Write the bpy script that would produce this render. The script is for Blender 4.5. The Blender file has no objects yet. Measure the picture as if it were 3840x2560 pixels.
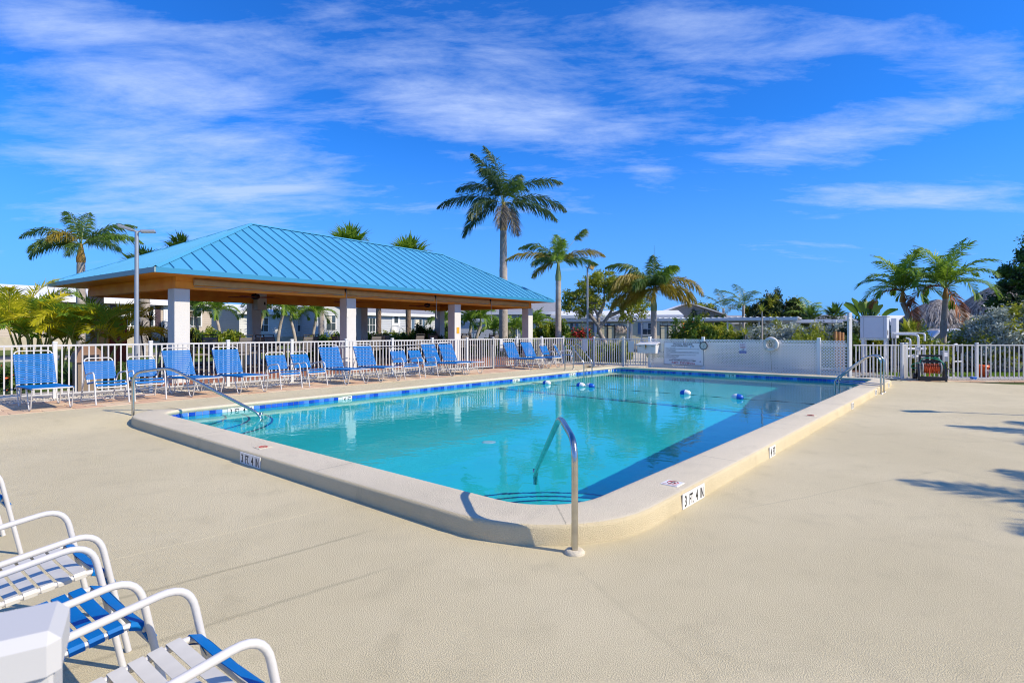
import bpy, bmesh, math, random
import numpy as np
from mathutils import Vector, Matrix, Quaternion
from mathutils.geometry import tessellate_polygon

random.seed(7); rng = np.random.default_rng(7)
R = math.radians
SC = bpy.context.scene
COL = SC.collection
H = 1.6                       # eye height, metres

# ------------------------------------------------------------------ camera
cam_d = bpy.data.cameras.new('camera'); cam = bpy.data.objects.new('camera', cam_d); COL.objects.link(cam)
cam.location = (0, 0, H); cam.rotation_euler = (R(90), 0, 0)
cam_d.sensor_width = 36; cam_d.lens = 2112/3840*36; cam_d.shift_y = -40/3840
cam_d.clip_start = .05; cam_d.clip_end = 3000
cam_d.dof.use_dof = True; cam_d.dof.focus_distance = 9; cam_d.dof.aperture_fstop = 8
SC.camera = cam

# ------------------------------------------------------------------ light
SUN_EL = R(39); SUN_DIR = Vector((.935*math.cos(SUN_EL), -.354*math.cos(SUN_EL), math.sin(SUN_EL))).normalized()
W = bpy.data.worlds.new('World'); SC.world = W; W.use_nodes = True
def build_world():
    nt = W.node_tree; N = nt.nodes; L = nt.links; N.clear()
    out = N.new('ShaderNodeOutputWorld'); bg = N.new('ShaderNodeBackground'); L.new(bg.outputs[0], out.inputs[0])
    sky = N.new('ShaderNodeTexSky'); sky.sky_type = 'NISHITA'; sky.sun_disc = False
    sky.sun_elevation = SUN_EL; sky.sun_rotation = math.atan2(SUN_DIR.x, SUN_DIR.y)
    sky.air_density = 1.0; sky.dust_density = .3; sky.ozone_density = 1.5
    bg.inputs['Strength'].default_value = .14
    def math_(op, a, b=None, c=None, clamp=False):
        n = N.new('ShaderNodeMath'); n.operation = op; n.use_clamp = clamp
        for i, x in enumerate((a, b, c)):
            if x is None: continue
            if isinstance(x, (int, float)): n.inputs[i].default_value = x
            else: L.new(x, n.inputs[i])
        return n.outputs[0]
    def vdot(a, v):
        n = N.new('ShaderNodeVectorMath'); n.operation = 'DOT_PRODUCT'; L.new(a, n.inputs[0]); n.inputs[1].default_value = v
        return n.outputs['Value']
    tc = N.new('ShaderNodeTexCoord'); D = tc.outputs['Generated']
    sep = N.new('ShaderNodeSeparateXYZ'); L.new(D, sep.inputs[0])
    z = math_('MAXIMUM', sep.outputs[2], .03)
    # plane projection: the cirrus lies on a sheet high above
    px = math_('DIVIDE', sep.outputs[0], math_('ADD', z, .12)); py = math_('DIVIDE', sep.outputs[1], math_('ADD', z, .12))
    cmb = N.new('ShaderNodeCombineXYZ'); L.new(px, cmb.inputs[0]); L.new(py, cmb.inputs[1])
    def streak(ang, sx, sy, seed, det=7, rough=.6, dist=.6):
        mp = N.new('ShaderNodeMapping'); L.new(cmb.outputs[0], mp.inputs[0])
        mp.inputs['Rotation'].default_value = (0, 0, ang); mp.inputs['Scale'].default_value = (sx, sy, 1)
        mp.inputs['Location'].default_value = (seed, seed*.7, 0)
        # scale applied after rotation: rotate first
        n1 = N.new('ShaderNodeTexNoise'); n1.noise_dimensions = '2D'
        n1.inputs['Scale'].default_value = 1; n1.inputs['Detail'].default_value = det
        n1.inputs['Roughness'].default_value = rough; n1.inputs['Distortion'].default_value = dist
        L.new(mp.outputs[0], n1.inputs['Vector']); return n1.outputs[0]
    fine = streak(R(CL_ROT), 1.4, 3.6, 3.1, 12, .66, .18)
    big = streak(R(CL_ROT+20), 2.6, 4.4, 8.3, 10, .66, .3)
    # the banks of cirrus: broad soft ellipses in the dome of the sky
    total = None
    for (ax, ay, bx, by, wid, amp) in BANKS:      # ends of each bank's long axis and its half-width, as bearings on the dome
        a = Vector(((ax-1920)/2112, 1, (1240-ay)/2112)).normalized(); b = Vector(((bx-1920)/2112, 1, (1240-by)/2112)).normalized()
        c = ((a+b)/2).normalized(); t = (b-a); ln = t.length/2; t.normalize(); nrm = c.cross(t).normalized()
        d1 = math_('DIVIDE', math_('SUBTRACT', vdot(D, t), c.dot(t)), ln*.9)
        d2 = math_('DIVIDE', vdot(D, nrm), wid/2112*.8)
        e = math_('MULTIPLY', math_('ADD', math_('POWER', math_('ABSOLUTE', d1), 3), math_('MULTIPLY', d2, d2)), -1)
        g = math_('MULTIPLY', math_('EXPONENT', e), amp)
        g = math_('MULTIPLY', g, math_('GREATER_THAN', vdot(D, c), 0))
        total = g if total is None else math_('ADD', total, g)
    total = math_('MINIMUM', total, .62)
    back = math_('MULTIPLY', math_('LESS_THAN', sep.outputs[1], 0), .42)     # unseen cloud veil behind, thickened to whiten the blue fill light
    f = math_('ADD', math_('MULTIPLY', fine, 1.15), math_('MULTIPLY', big, .55))
    dens = math_('SUBTRACT', math_('ADD', math_('ADD', f, total), back), 1.10)
    dens = math_('MULTIPLY', dens, 1.75, clamp=True)
    dens = math_('MULTIPLY', math_('POWER', dens, 1.1), .68, clamp=True)
    # fade at the horizon
    lowf = N.new('ShaderNodeMapRange'); lowf.inputs[1].default_value = .0; lowf.inputs[2].default_value = .12; L.new(sep.outputs[2], lowf.inputs[0])
    dens = math_('MULTIPLY', dens, lowf.outputs[0])
    hz = N.new('ShaderNodeMapRange'); hz.inputs[1].default_value = .34; hz.inputs[2].default_value = -.02; hz.interpolation_type = 'SMOOTHSTEP'; L.new(sep.outputs[2], hz.inputs[0])
    hs = N.new('ShaderNodeHueSaturation'); hs.inputs['Saturation'].default_value = 1.15; L.new(sky.outputs[0], hs.inputs['Color'])
    tint = N.new('ShaderNodeMix'); tint.data_type = 'RGBA'; tint.blend_type = 'MULTIPLY'; tint.inputs[0].default_value = 1
    L.new(hs.outputs[0], tint.inputs[6]); tint.inputs[7].default_value = (*SKY_TINT, 1)
    lowm = N.new('ShaderNodeMix'); lowm.data_type = 'RGBA'; L.new(math_('MULTIPLY', hz.outputs[0], .75), lowm.inputs[0]); L.new(tint.outputs[2], lowm.inputs[6]); lowm.inputs[7].default_value = (*LOW_COL, 1)
    mx = N.new('ShaderNodeMix'); mx.data_type = 'RGBA'; L.new(dens, mx.inputs[0]); L.new(lowm.outputs[2], mx.inputs[6])
    mx.inputs[7].default_value = (*CLOUD_COL, 1)
    L.new(mx.outputs[2], bg.inputs[0])
CL_ROT = 28
LOW_COL = (1.1, 2.5, 6.5)
SKY_TINT = (.16, .65, 1.36)
CLOUD_COL = (3.9, 4.8, 6.9)
BANKS = [(-100, 40, 1100, 300, 150, .55), (800, 200, 2500, 470, 190, .56), (-200, 380, 1300, 640, 280, .50), (2250, 40, 3200, 230, 220, .46), (1500, 700, 2300, 760, 160, .34), (900, -120, 2500, 140, 150, .24), (1500, 430, 2900, 520, 90, .2),
         (2600, 620, 4100, 310, 110, .62), (2900, 730, 4100, 760, 70, .55), (-200, 850, 1500, 760, 200, .34), (2350, 650, 2560, 660, 60, .3),
         (2400, 900, 3900, 1010, 60, .22), (3100, 150, 4000, 260, 120, .3)]
build_world()
sd = bpy.data.lights.new('sun', 'SUN'); sun = bpy.data.objects.new('sun', sd); COL.objects.link(sun)
sun.rotation_euler = SUN_DIR.to_track_quat('Z', 'Y').to_euler(); sd.energy = 4.9; sd.angle = R(.53); sd.color = (1, .88, .69)
sun.location = SUN_DIR*60
try: sd.cycles.is_caustics_light = True
except Exception as e: print('caustics light', e)
SC.view_settings.view_transform = 'Standard'; SC.view_settings.look = 'None'; SC.view_settings.exposure = .22; SC.view_settings.gamma = 1
SC.view_settings.use_curve_mapping = False
SC.cycles.use_denoising = True; SC.cycles.max_bounces = 8; SC.cycles.diffuse_bounces = 3; SC.cycles.glossy_bounces = 4
SC.cycles.transmission_bounces = 6; SC.cycles.transparent_max_bounces = 12; SC.cycles.sample_clamp_indirect = 6
SC.cycles.use_adaptive_sampling = False; SC.cycles.pixel_filter_type = 'BLACKMAN_HARRIS'; SC.cycles.filter_width = 1.05
SC.cycles.denoising_prefilter = 'ACCURATE'

# ------------------------------------------------------------------ frames of the place
CU, SU = math.cos(R(50)), math.sin(R(50))
def P(u, v, z=0.0):                    # pool frame (u along the pool, v across) to world
    return Vector((u*CU - v*SU, u*SU + v*CU, z))
A_POOL = R(50)
PU0, PU1, PV0, PV1 = 3.6, 20.0, 2.55, 11.35
Z_COP, Z_WATER, Z_LEFT = .16, .015, .145

# ------------------------------------------------------------------ helpers
def tag(o, label=None, cat=None, group=None, kind=None):
    if label: o['label'] = label
    if cat: o['category'] = cat
    if group: o['group'] = group
    if kind: o['kind'] = kind
    return o
def empty(name, loc, rz=0, **k):
    o = bpy.data.objects.new(name, None); COL.objects.link(o); o.location = loc; o.rotation_euler = (0, 0, rz); o.empty_display_size = .2
    return tag(o, **k)
def link(name, me, mats=None, parent=None, loc=(0,0,0), rot=None, **k):
    o = bpy.data.objects.new(name, me); COL.objects.link(o); o.location = loc
    if rot is not None: o.rotation_euler = rot
    if mats is not None:
        if not isinstance(mats, (list, tuple)): mats = [mats]
        if not me.materials:
            for m in mats: me.materials.append(m)
    if parent: o.parent = parent
    return tag(o, **k)
class MB:
    """collects shapes for one mesh"""
    def __init__(s): s.v = []; s.f = []; s.m = []; s.sm = []
    def add(s, vs, fs, mi=0, smooth=False):
        b = len(s.v); s.v += [tuple(p) for p in vs]; s.f += [tuple(i+b for i in f) for f in fs]; s.m += [mi]*len(fs); s.sm += [smooth]*len(fs)
        return s
    def box(s, x0, x1, y0, y1, z0, z1, M=None, mi=0):
        vs = [Vector(p) for p in ((x0,y0,z0),(x1,y0,z0),(x1,y1,z0),(x0,y1,z0),(x0,y0,z1),(x1,y0,z1),(x1,y1,z1),(x0,y1,z1))]
        if M: vs = [M @ p for p in vs]
        return s.add(vs, [(0,3,2,1),(4,5,6,7),(0,1,5,4),(1,2,6,5),(2,3,7,6),(3,0,4,7)], mi)
    def bbox(s, x0, x1, y0, y1, z0, z1, b=.005, M=None, mi=0):
        """box with chamfered vertical and top edges"""
        pts = lambda i, z: [(x0+i,y0+b,z),(x0+b,y0+i,z),(x1-b,y0+i,z),(x1-i,y0+b,z),(x1-i,y1-b,z),(x1-b,y1-i,z),(x0+b,y1-i,z),(x0+i,y1-b,z)]
        vs = pts(0, z0) + pts(0, z1-b) + [(x0+b,y0+b,z1),(x0+b,y0+b,z1),(x1-b,y0+b,z1),(x1-b,y0+b,z1),(x1-b,y1-b,z1),(x1-b,y1-b,z1),(x0+b,y1-b,z1),(x0+b,y1-b,z1)]
        vs = vs[:16] + [(x0+b,y0+b,z1),(x1-b,y0+b,z1),(x1-b,y1-b,z1),(x0+b,y1-b,z1)]
        fs = [tuple(reversed(range(8)))] + [(i,(i+1)%8,(i+1)%8+8,i+8) for i in range(8)]
        t = [16,16,17,17,18,18,19,19]
        for i in range(8):
            a, c = t[i], t[(i+1)%8]
            fs.append((8+i, 8+(i+1)%8, c) if a == c else (8+i, 8+(i+1)%8, c, a))
        fs.append((16,17,18,19))
        vs = [Vector(p) for p in vs]
        if M: vs = [M @ p for p in vs]
        return s.add(vs, fs, mi)
    def prism(s, poly, z0, z1, M=None, mi=0):
        n = len(poly); vs = [Vector((p[0], p[1], z0)) for p in poly] + [Vector((p[0], p[1], z1)) for p in poly]
        if M: vs = [M @ p for p in vs]
        return s.add(vs, [tuple(reversed(range(n))), tuple(range(n, 2*n))] + [(i,(i+1)%n,(i+1)%n+n,i+n) for i in range(n)], mi)
    def tube(s, pts, r, n=8, closed=False, mi=0, caps=True):
        pts = [Vector(p) for p in pts]; k = len(pts)
        rr = r if isinstance(r, (list, tuple)) else [r]*k
        tang = []
        for i in range(k):
            a = pts[(i-1) % k] if (closed or i) else pts[0]; b = pts[(i+1) % k] if (closed or i < k-1) else pts[-1]
            t = (b-a); tang.append(t.normalized() if t.length > 1e-9 else Vector((0,0,1)))
        ref = Vector((0,0,1)) if abs(tang[0].z) < .9 else Vector((1,0,0))
        nrm = tang[0].cross(ref).normalized(); vs = []
        for i in range(k):
            if i:
                q = tang[i-1].rotation_difference(tang[i]); nrm = q @ nrm
            bi = tang[i].cross(nrm).normalized()
            for j in range(n):
                a = 2*math.pi*j/n; vs.append(pts[i] + (nrm*math.cos(a) + bi*math.sin(a))*rr[i])
        fs = []
        for i in range(k if closed else k-1):
            for j in range(n):
                a, b = i*n+j, i*n+(j+1)%n; c, d = ((i+1)%k)*n+(j+1)%n, ((i+1)%k)*n+j
                fs.append((a, b, c, d))
        s.add(vs, fs, mi, True)
        if caps and not closed:
            s.add(vs[:n], [tuple(reversed(range(n)))], mi); s.add(vs[-n:], [tuple(range(n))], mi)
        return s
    def lathe(s, prof, n=16, M=None, mi=0, smooth=True):
        vs = []; k = len(prof)
        for (r, z) in prof:
            for j in range(n):
                a = 2*math.pi*j/n; p = Vector((r*math.cos(a), r*math.sin(a), z)); vs.append(M @ p if M else p)
        fs = [(i*n+j, i*n+(j+1)%n, (i+1)*n+(j+1)%n, (i+1)*n+j) for i in range(k-1) for j in range(n)]
        s.add(vs, fs, mi, smooth)
        return s
    def mesh(s, name='m'):
        me = bpy.data.meshes.new(name); me.from_pydata(s.v, [], s.f)
        me.polygons.foreach_set('material_index', s.m); me.polygons.foreach_set('use_smooth', s.sm); me.update(); return me
    def build(s, name, mats, parent=None, **k):
        return link(name, s.mesh(name), mats, parent, **k)
def fillet(pts, r, n=5, closed=False):
    """round the corners of a polyline"""
    pts = [Vector(p) for p in pts]; out = []; k = len(pts)
    for i, p in enumerate(pts):
        if not closed and i in (0, k-1): out.append(p); continue
        a, b = pts[i-1], pts[(i+1) % k]; da, db = (a-p), (b-p)
        rr = min(r, da.length*.48, db.length*.48); p0 = p+da.normalized()*rr; p1 = p+db.normalized()*rr
        for j in range(n+1):
            t = j/n; out.append((1-t)**2*p0 + 2*t*(1-t)*p + t*t*p1)
    return out
def dup(o, parent=None, loc=None, rot=None, **k):
    c = o.copy(); COL.objects.link(c); c.parent = parent
    if loc is not None: c.location = loc
    if rot is not None: c.rotation_euler = rot
    for key in ('label', 'category', 'group', 'kind'):
        pass
    tag(c, **k)
    for ch in KIDS.get(o.name, ()):
        d = dup(ch, c)
        KIDS.setdefault(c.name, []).append(d)
    return c
KIDS = {}
def remember(o):
    KIDS[o.name] = [c for c in COL.objects if c.parent is o]
    for c in KIDS[o.name]: remember(c)
def text(name, s, size, m, parent=None, loc=(0,0,0), rot=(0,0,0), depth=.0015, align='CENTER', sx=1.0, bold=0, **k):
    cu = bpy.data.curves.new(name, 'FONT'); cu.body = s; cu.size = size; cu.align_x = align; cu.extrude = depth; cu.resolution_u = 2; cu.offset = bold
    t = bpy.data.objects.new(name, cu); COL.objects.link(t); bpy.context.view_layer.update()
    me = bpy.data.meshes.new_from_object(t.evaluated_get(bpy.context.evaluated_depsgraph_get())); bpy.data.objects.remove(t)
    me.materials.clear()
    o = link(name, me, m, parent, loc, rot, **k); o.scale = (sx, 1, 1); return o

# ------------------------------------------------------------------ materials
MATS = {}
def mat(name, col, rough=.6, metal=0, bump=0, bscale=30, var=0, vscale=3, spec=None, trans=0, coat=0, col2=None, detail=4, noise_obj=True):
    if name in MATS: return MATS[name]
    m = bpy.data.materials.new(name); m.use_nodes = True; MATS[name] = m
    nt = m.node_tree; N = nt.nodes; L = nt.links; b = N['Principled BSDF']
    b.inputs['Base Color'].default_value = (*col, 1); b.inputs['Roughness'].default_value = rough; b.inputs['Metallic'].default_value = metal
    if spec is not None: b.inputs['Specular IOR Level'].default_value = spec
    if coat: b.inputs['Coat Weight'].default_value = coat; b.inputs['Coat Roughness'].default_value = .1
    tc = N.new('ShaderNodeTexCoord'); src = tc.outputs['Object']
    if var or col2:
        n = N.new('ShaderNodeTexNoise'); n.inputs['Scale'].default_value = vscale; n.inputs['Detail'].default_value = detail; L.new(src, n.inputs['Vector'])
        mr = N.new('ShaderNodeMapRange'); mr.inputs[1].default_value = .3; mr.inputs[2].default_value = .7; L.new(n.outputs[0], mr.inputs[0])
        mx = N.new('ShaderNodeMix'); mx.data_type = 'RGBA'; L.new(mr.outputs[0], mx.inputs[0])
        c2 = col2 if col2 else tuple(c*(1+var) for c in col); c1 = col if col2 else tuple(c*(1-var) for c in col)
        mx.inputs[6].default_value = (*c1, 1); mx.inputs[7].default_value = (*c2, 1); L.new(mx.outputs[2], b.inputs['Base Color'])
    if bump:
        n = N.new('ShaderNodeTexNoise'); n.inputs['Scale'].default_value = bscale; n.inputs['Detail'].default_value = 5; L.new(src, n.inputs['Vector'])
        bp = N.new('ShaderNodeBump'); bp.inputs['Strength'].default_value = 1; bp.inputs['Distance'].default_value = bump; L.new(n.outputs[0], bp.inputs['Height']); L.new(bp.outputs[0], b.inputs['Normal'])
    if trans:
        tr = N.new('ShaderNodeBsdfTranslucent'); ms = N.new('ShaderNodeMixShader'); ms.inputs[0].default_value = trans
        out = N['Material Output']; L.new(b.outputs[0], ms.inputs[1]); L.new(tr.outputs[0], ms.inputs[2]); L.new(ms.outputs[0], out.inputs[0])
        if b.inputs['Base Color'].is_linked: L.new(b.inputs['Base Color'].links[0].from_socket, tr.inputs[0])
        else: tr.inputs[0].default_value = (*[min(1, c*1.6) for c in col], 1)
    return m
white_metal = mat('white powder coated metal', (.56,.55,.53), .4, bump=.0006, bscale=200, var=.05, vscale=6)
white_vinyl = mat('white vinyl', (.64,.64,.62), .35, var=.03, vscale=4)
strap_blue = mat('blue vinyl strap', (.0005,.13,.40), .5, var=.12, vscale=5, spec=.12)
lattice_v = mat('white lattice vinyl', (.82,.81,.77), .4)  # lighter than the other vinyl: brightness of its shaded side put into the colour
strap_white = mat('white vinyl strap', (.56,.54,.48), .45, var=.1, vscale=7)
steel = mat('stainless steel', (.55,.53,.48), .22, 1, bump=.0008, bscale=60, var=.15, vscale=9)
black = mat('black plastic', (.015,.015,.02), .4)
black_ink = mat('black ink', (.01,.01,.01), .6)
red_ink = mat('red ink', (.45,.02,.02), .6)
blue_ink = mat('blue ink', (.02,.1,.45), .6)

def deck_material(name, base, base2, marks=()):
    m = bpy.data.materials.new(name); m.use_nodes = True
    nt = m.node_tree; N = nt.nodes; L = nt.links; b = N['Principled BSDF']; b.inputs['Roughness'].default_value = .72; b.inputs['Specular IOR Level'].default_value = .3
    tc = N.new('ShaderNodeTexCoord'); src = tc.outputs['Object']
    def noise(sc, det=4, rg=.55, dist=0):
        n = N.new('ShaderNodeTexNoise'); n.inputs['Scale'].default_value = sc; n.inputs['Detail'].default_value = det; n.inputs['Roughness'].default_value = rg; n.inputs['Distortion'].default_value = dist
        L.new(src, n.inputs['Vector']); return n
    def ramp(v, a, c):
        r = N.new('ShaderNodeMapRange'); r.inputs[1].default_value = a; r.inputs[2].default_value = c; r.interpolation_type = 'SMOOTHSTEP'; L.new(v, r.inputs[0]); return r.outputs[0]
    def mix(f, a, c, blend='MIX'):
        x = N.new('ShaderNodeMix'); x.data_type = 'RGBA'; x.blend_type = blend
        if isinstance(f, float): x.inputs[0].default_value = f
        else: L.new(f, x.inputs[0])
        for i, q in ((6, a), (7, c)):
            if isinstance(q, tuple): x.inputs[i].default_value = (*q, 1)
            else: L.new(q, x.inputs[i])
        return x.outputs[2]
    def mul(a, k):
        x = N.new('ShaderNodeMath'); x.operation = 'MULTIPLY'; L.new(a, x.inputs[0])
        if isinstance(k, float): x.inputs[1].default_value = k
        else: L.new(k, x.inputs[1])
        return x.outputs[0]
    big = noise(.45, 6, .6); mid = noise(2.6, 5, .6); fine = noise(130, 3, .65); blot = noise(1.1, 8, .7, 1.2)
    c = mix(ramp(big.outputs[0], .35, .68), base, base2)
    c = mix(mul(ramp(mid.outputs[0], .5, .75), .45), c, tuple(x*.83 for x in base))
    c = mix(mul(ramp(blot.outputs[0], .56, .70), .36), c, tuple(x*.76 for x in base))
    # knockdown finish: flat trowelled islands over pits coloured darker
    vo = N.new('ShaderNodeTexVoronoi'); vo.inputs['Scale'].default_value = 85; vo.feature = 'SMOOTH_F1'
    wv = N.new('ShaderNodeVectorMath'); wv.operation = 'ADD'; wn = noise(38, 2); sub = N.new('ShaderNodeVectorMath'); sub.operation = 'SCALE'; sub.inputs['Scale'].default_value = .03
    L.new(wn.outputs['Color'], sub.inputs[0]); L.new(src, wv.inputs[0]); L.new(sub.outputs[0], wv.inputs[1]); L.new(wv.outputs[0], vo.inputs['Vector'])
    pit = ramp(fine.outputs[0], .38, .6)
    c = mix(mul(ramp(fine.outputs[0], .47, .33), .6), c, tuple(x*.55 for x in base))
    for (x0, y0, x1, y1, w, tone, amt) in marks:
        # worn line between two points of the deck
        ab = Vector((x1-x0, y1-y0, 0)); ln = ab.length
        s1 = N.new('ShaderNodeVectorMath'); s1.operation = 'SUBTRACT'; L.new(wv.outputs[0], s1.inputs[0]); s1.inputs[1].default_value = (x0, y0, 0)
        d = N.new('ShaderNodeVectorMath'); d.operation = 'DOT_PRODUCT'; L.new(s1.outputs[0], d.inputs[0]); d.inputs[1].default_value = ab/ln
        n_ = N.new('ShaderNodeVectorMath'); n_.operation = 'DOT_PRODUCT'; L.new(s1.outputs[0], n_.inputs[0]); n_.inputs[1].default_value = Vector((-ab.y, ab.x, 0))/ln
        ab_ = N.new('ShaderNodeMath'); ab_.operation = 'ABSOLUTE'
        wob = N.new('ShaderNodeMath'); wob.operation = 'MULTIPLY_ADD'; L.new(big.outputs[0], wob.inputs[0]); wob.inputs[1].default_value = .25 if w > .011 else .02; L.new(n_.outputs['Value'], wob.inputs[2])
        L.new(wob.outputs[0], ab_.inputs[0])
        near = N.new('ShaderNodeMapRange'); near.inputs[1].default_value = w; near.inputs[2].default_value = 0
        L.new(ab_.outputs[0], near.inputs[0])
        a1 = ramp(d.outputs['Value'], -.2, .3); a2 = ramp(d.outputs['Value'], ln+.2, ln-.3)
        k = mul(mul(mul(near.outputs[0], a1), a2), amt)
        c = mix(k, c, tuple(x*tone for x in base))
    L.new(c, b.inputs['Base Color'])
    bp = N.new('ShaderNodeBump'); bp.inputs['Distance'].default_value = .0032; bp.inputs['Strength'].default_value = .8; L.new(pit, bp.inputs['Height'])
    bp2 = N.new('ShaderNodeBump'); bp2.inputs['Distance'].default_value = .012; bp2.inputs['Strength'].default_value = .5; L.new(mid.outputs[0], bp2.inputs['Height']); L.new(bp2.outputs[0], bp.inputs['Normal'])
    L.new(bp.outputs[0], b.inputs['Normal'])
    return m
deck_m = deck_material('textured deck coating', (.595,.515,.32), (.66,.575,.37),
    marks=[(-3.9,3.0,-1.7,5.2,.012,1.25,.9), (-3.4,2.5,-1.2,4.6,.03,.62,.7), (-2.9,2.1,-.9,3.9,.03,.62,.6),
           (.55,3.9,1.15,2.4,.03,.75,.3), (1.15,2.4,2.2,1.2,.03,.75,.3), (1.0,2.5,-.6,1.6,.04,.72,.4), (2.0,5.2,4.9,6.6,.012,.6,.45), (6.2,8.2,10.5,8.6,.012,.6,.4), (-5.2,6.4,-3.2,7.9,.012,.6,.4)])
def _pw(u, v): return (u*math.cos(R(50))-v*math.sin(R(50)), u*math.sin(R(50))+v*math.cos(R(50)))
def _jt(a, b): return (*_pw(*a), *_pw(*b), .010, .45, .8)
curb_m = deck_material('coping coating', (.66,.585,.43), (.71,.63,.47), marks=[_jt((2.9,8.4),(3.8,8.4)), _jt((2.9,5.3),(3.8,5.3)), _jt((6.4,1.9),(6.4,2.8)), _jt((9.4,1.9),(9.4,2.8)), _jt((12.6,1.9),(12.6,2.8)), _jt((3.2,2.1),(4.2,3.1))])
curb_side_m = deck_material('curb side coating', (.62,.52,.32), (.68,.58,.37))
# ------------------------------------------------------------------ pool shell
def round_rect(u0, u1, v0, v1, rad, n=10):
    """outline in the pool frame, near corner first; returns (u, v, nu, nv, side) with outward normals"""
    out = []
    cs = [((u0+rad[0], v0+rad[0]), rad[0], 180), ((u1-rad[1], v0+rad[1]), rad[1], 270), ((u1-rad[2], v1-rad[2]), rad[2], 0), ((u0+rad[3], v1-rad[3]), rad[3], 90)]
    for (c, r, a0) in cs:
        for j in range(n+1):
            a = R(a0 + 90*j/n); out.append((c[0]+r*math.cos(a), c[1]+r*math.sin(a), math.cos(a), math.sin(a)))
    return out
def densify(o, step):
    out = []
    for i, p in enumerate(o):
        q = o[(i+1) % len(o)]; d = math.hypot(q[0]-p[0], q[1]-p[1]); k = max(1, int(d/step))
        for j in range(k):
            t = j/k; n = Vector((p[2]*(1-t)+q[2]*t, p[3]*(1-t)+q[3]*t)).normalized()
            out.append((p[0]*(1-t)+q[0]*t, p[1]*(1-t)+q[1]*t, n.x, n.y))
    return out
RAD = (.65, .35, .35, .55)
OUT = densify(round_rect(PU0, PU1, PV0, PV1, RAD), .25)
def ss(x, a, b):
    t = min(1, max(0, (x-a)/(b-a))); return t*t*(3-2*t)
def curb_w(u, v):                       # wide raised curb on the near and right sides, narrow bullnose on the two others
    far = ss(u, PU1-.4, PU1-.02) if v > PV0+.3 else 0
    left = ss(v, PV1-.35, PV1-.02) if u > PU0+.35 else 0
    t = max(far, left)
    return .47*(1-t) + .15*t
def sweep_ring(profile, name, mats, **k):
    """profile: function w -> list of (offset outward, z, material)"""
    mb = MB(); rows = []
    for (u, v, nu, nv) in OUT:
        pr = profile(curb_w(u, v)); rows.append([P(u+nu*o, v+nv*o, z) for (o, z, _) in pr])
    pr = profile(.47); n = len(pr); vs = [p for r in rows for p in r]; m = len(rows)
    for j in range(n-1):
        fs = [(i*n+j, i*n+j+1, ((i+1) % m)*n+j+1, ((i+1) % m)*n+j) for i in range(m)]
        mb.add(vs if j == 0 else [], [], 0)
        mb.f += fs; mb.m += [pr[j][2]]*len(fs); mb.sm += [True]*len(fs)
    o = mb.build(name, mats, **k)
    return o
def curb_profile(w):
    return [(.006,.06,0), (-.022,.098,0), (-.03,.112,0), (-.034,.13,0), (-.028,.148,0), (-.012,.158,0), (.02,.161,0), (.06,.1605,0), (w-.05,.156,0), (w-.022,.150,1), (w-.006,.138,1), (w,.12,1), (w+.004,.06,1), (w+.01,-.03,1)]
curb = sweep_ring(curb_profile, 'pool_curb', [curb_m, curb_side_m], kind='structure')

plaster = mat('pool plaster', (.035,.60,.60), .6, var=.05, vscale=2)
stripe_m = mat('dark blue step tile', (.01,.05,.16), .3)
def floor_z(u):
    return -1.02 if u < 6 else (-1.02 - .45*(u-6)/6.8 if u < 12.8 else -1.47 - .65*min(1, (u-12.8)/3.5))
mb = MB(); n = len(OUT)
rim = [P(u, v, .09) for (u, v, _, _) in OUT]
# walls run down to the floor, the floor is cut in slices along u
low = [P(u-nu*.0, v-nv*.0, floor_z(u)) for (u, v, nu, nv) in OUT]
mb.add(rim+low, [((i+1) % n, i, i+n, (i+1) % n+n) for i in range(n)], 0)
pool_shell = mb.build('pool_basin', plaster, kind='structure')
mbf = MB(); us = [PU0-.05, 6, 8, 10, 12.8, 14, 15.2, 16.3, PU1+.05]
vs = [P(u, v, floor_z(u)) for u in us for v in (PV0-.05, PV1+.05)]
mbf.add(vs, [(2*i, 2*i+2, 2*i+3, 2*i+1) for i in range(len(us)-1)])
pool_floor = mbf.build('pool_floor', plaster, kind='structure')
slope_line = MB().add([P(12.8-.06, PV0, floor_z(12.74)+.004), P(12.8+.06, PV0, floor_z(12.74)+.004), P(12.8+.06, PV1, floor_z(12.74)+.004), P(12.8-.06, PV1, floor_z(12.74)+.004)], [(0,1,2,3)]).build('slope_marker_tiles', stripe_m, parent=pool_floor)
recv = [pool_shell, pool_floor, slope_line]
# quarter-round steps in both near corners
for (cv, sgn, lab) in ((PV0, 1, 'near right'), (PV1, -1, 'near left')):
    st = empty('pool_steps', P(PU0, cv, -1.0), A_POOL, label='white quarter round steps under water in the ' + ('corner nearest the camera' if sgn == 1 else 'corner beside the left grab rail'), cat='pool steps', group='corner steps of the pool')
    for k, (rad, z) in enumerate(((1.15, -.24), (1.55, -.50), (1.95, -.76))):
        pts = [(0, 0)] + [(rad*math.cos(R(a)), sgn*rad*math.sin(R(a))) for a in range(0, 91, 6)]
        if sgn < 0: pts = [pts[0]] + pts[:0:-1]
        t = MB().prism(pts, z-.24+1.0, z+1.0).build('step', plaster, st); recv.append(t)
        e = MB(); A = [(r, a) for r in (rad-.035, rad+.004) for a in range(0, 91, 6)]; m = len(A)//2
        vv = [Vector((r*math.cos(R(a)), sgn*r*math.sin(R(a)), z+1.004)) for (r, a) in A]
        vv += [Vector(((rad+.004)*math.cos(R(a)), sgn*(rad+.004)*math.sin(R(a)), z+.965)) for a in range(0, 91, 6)]
        e.add(vv, [(i, i+1, m+i+1, m+i) for i in range(m-1)] + [(m+i, m+i+1, 2*m+i+1, 2*m+i) for i in range(m-1)])
        recv.append(e.build('edge_tile_band', stripe_m, t))
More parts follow.
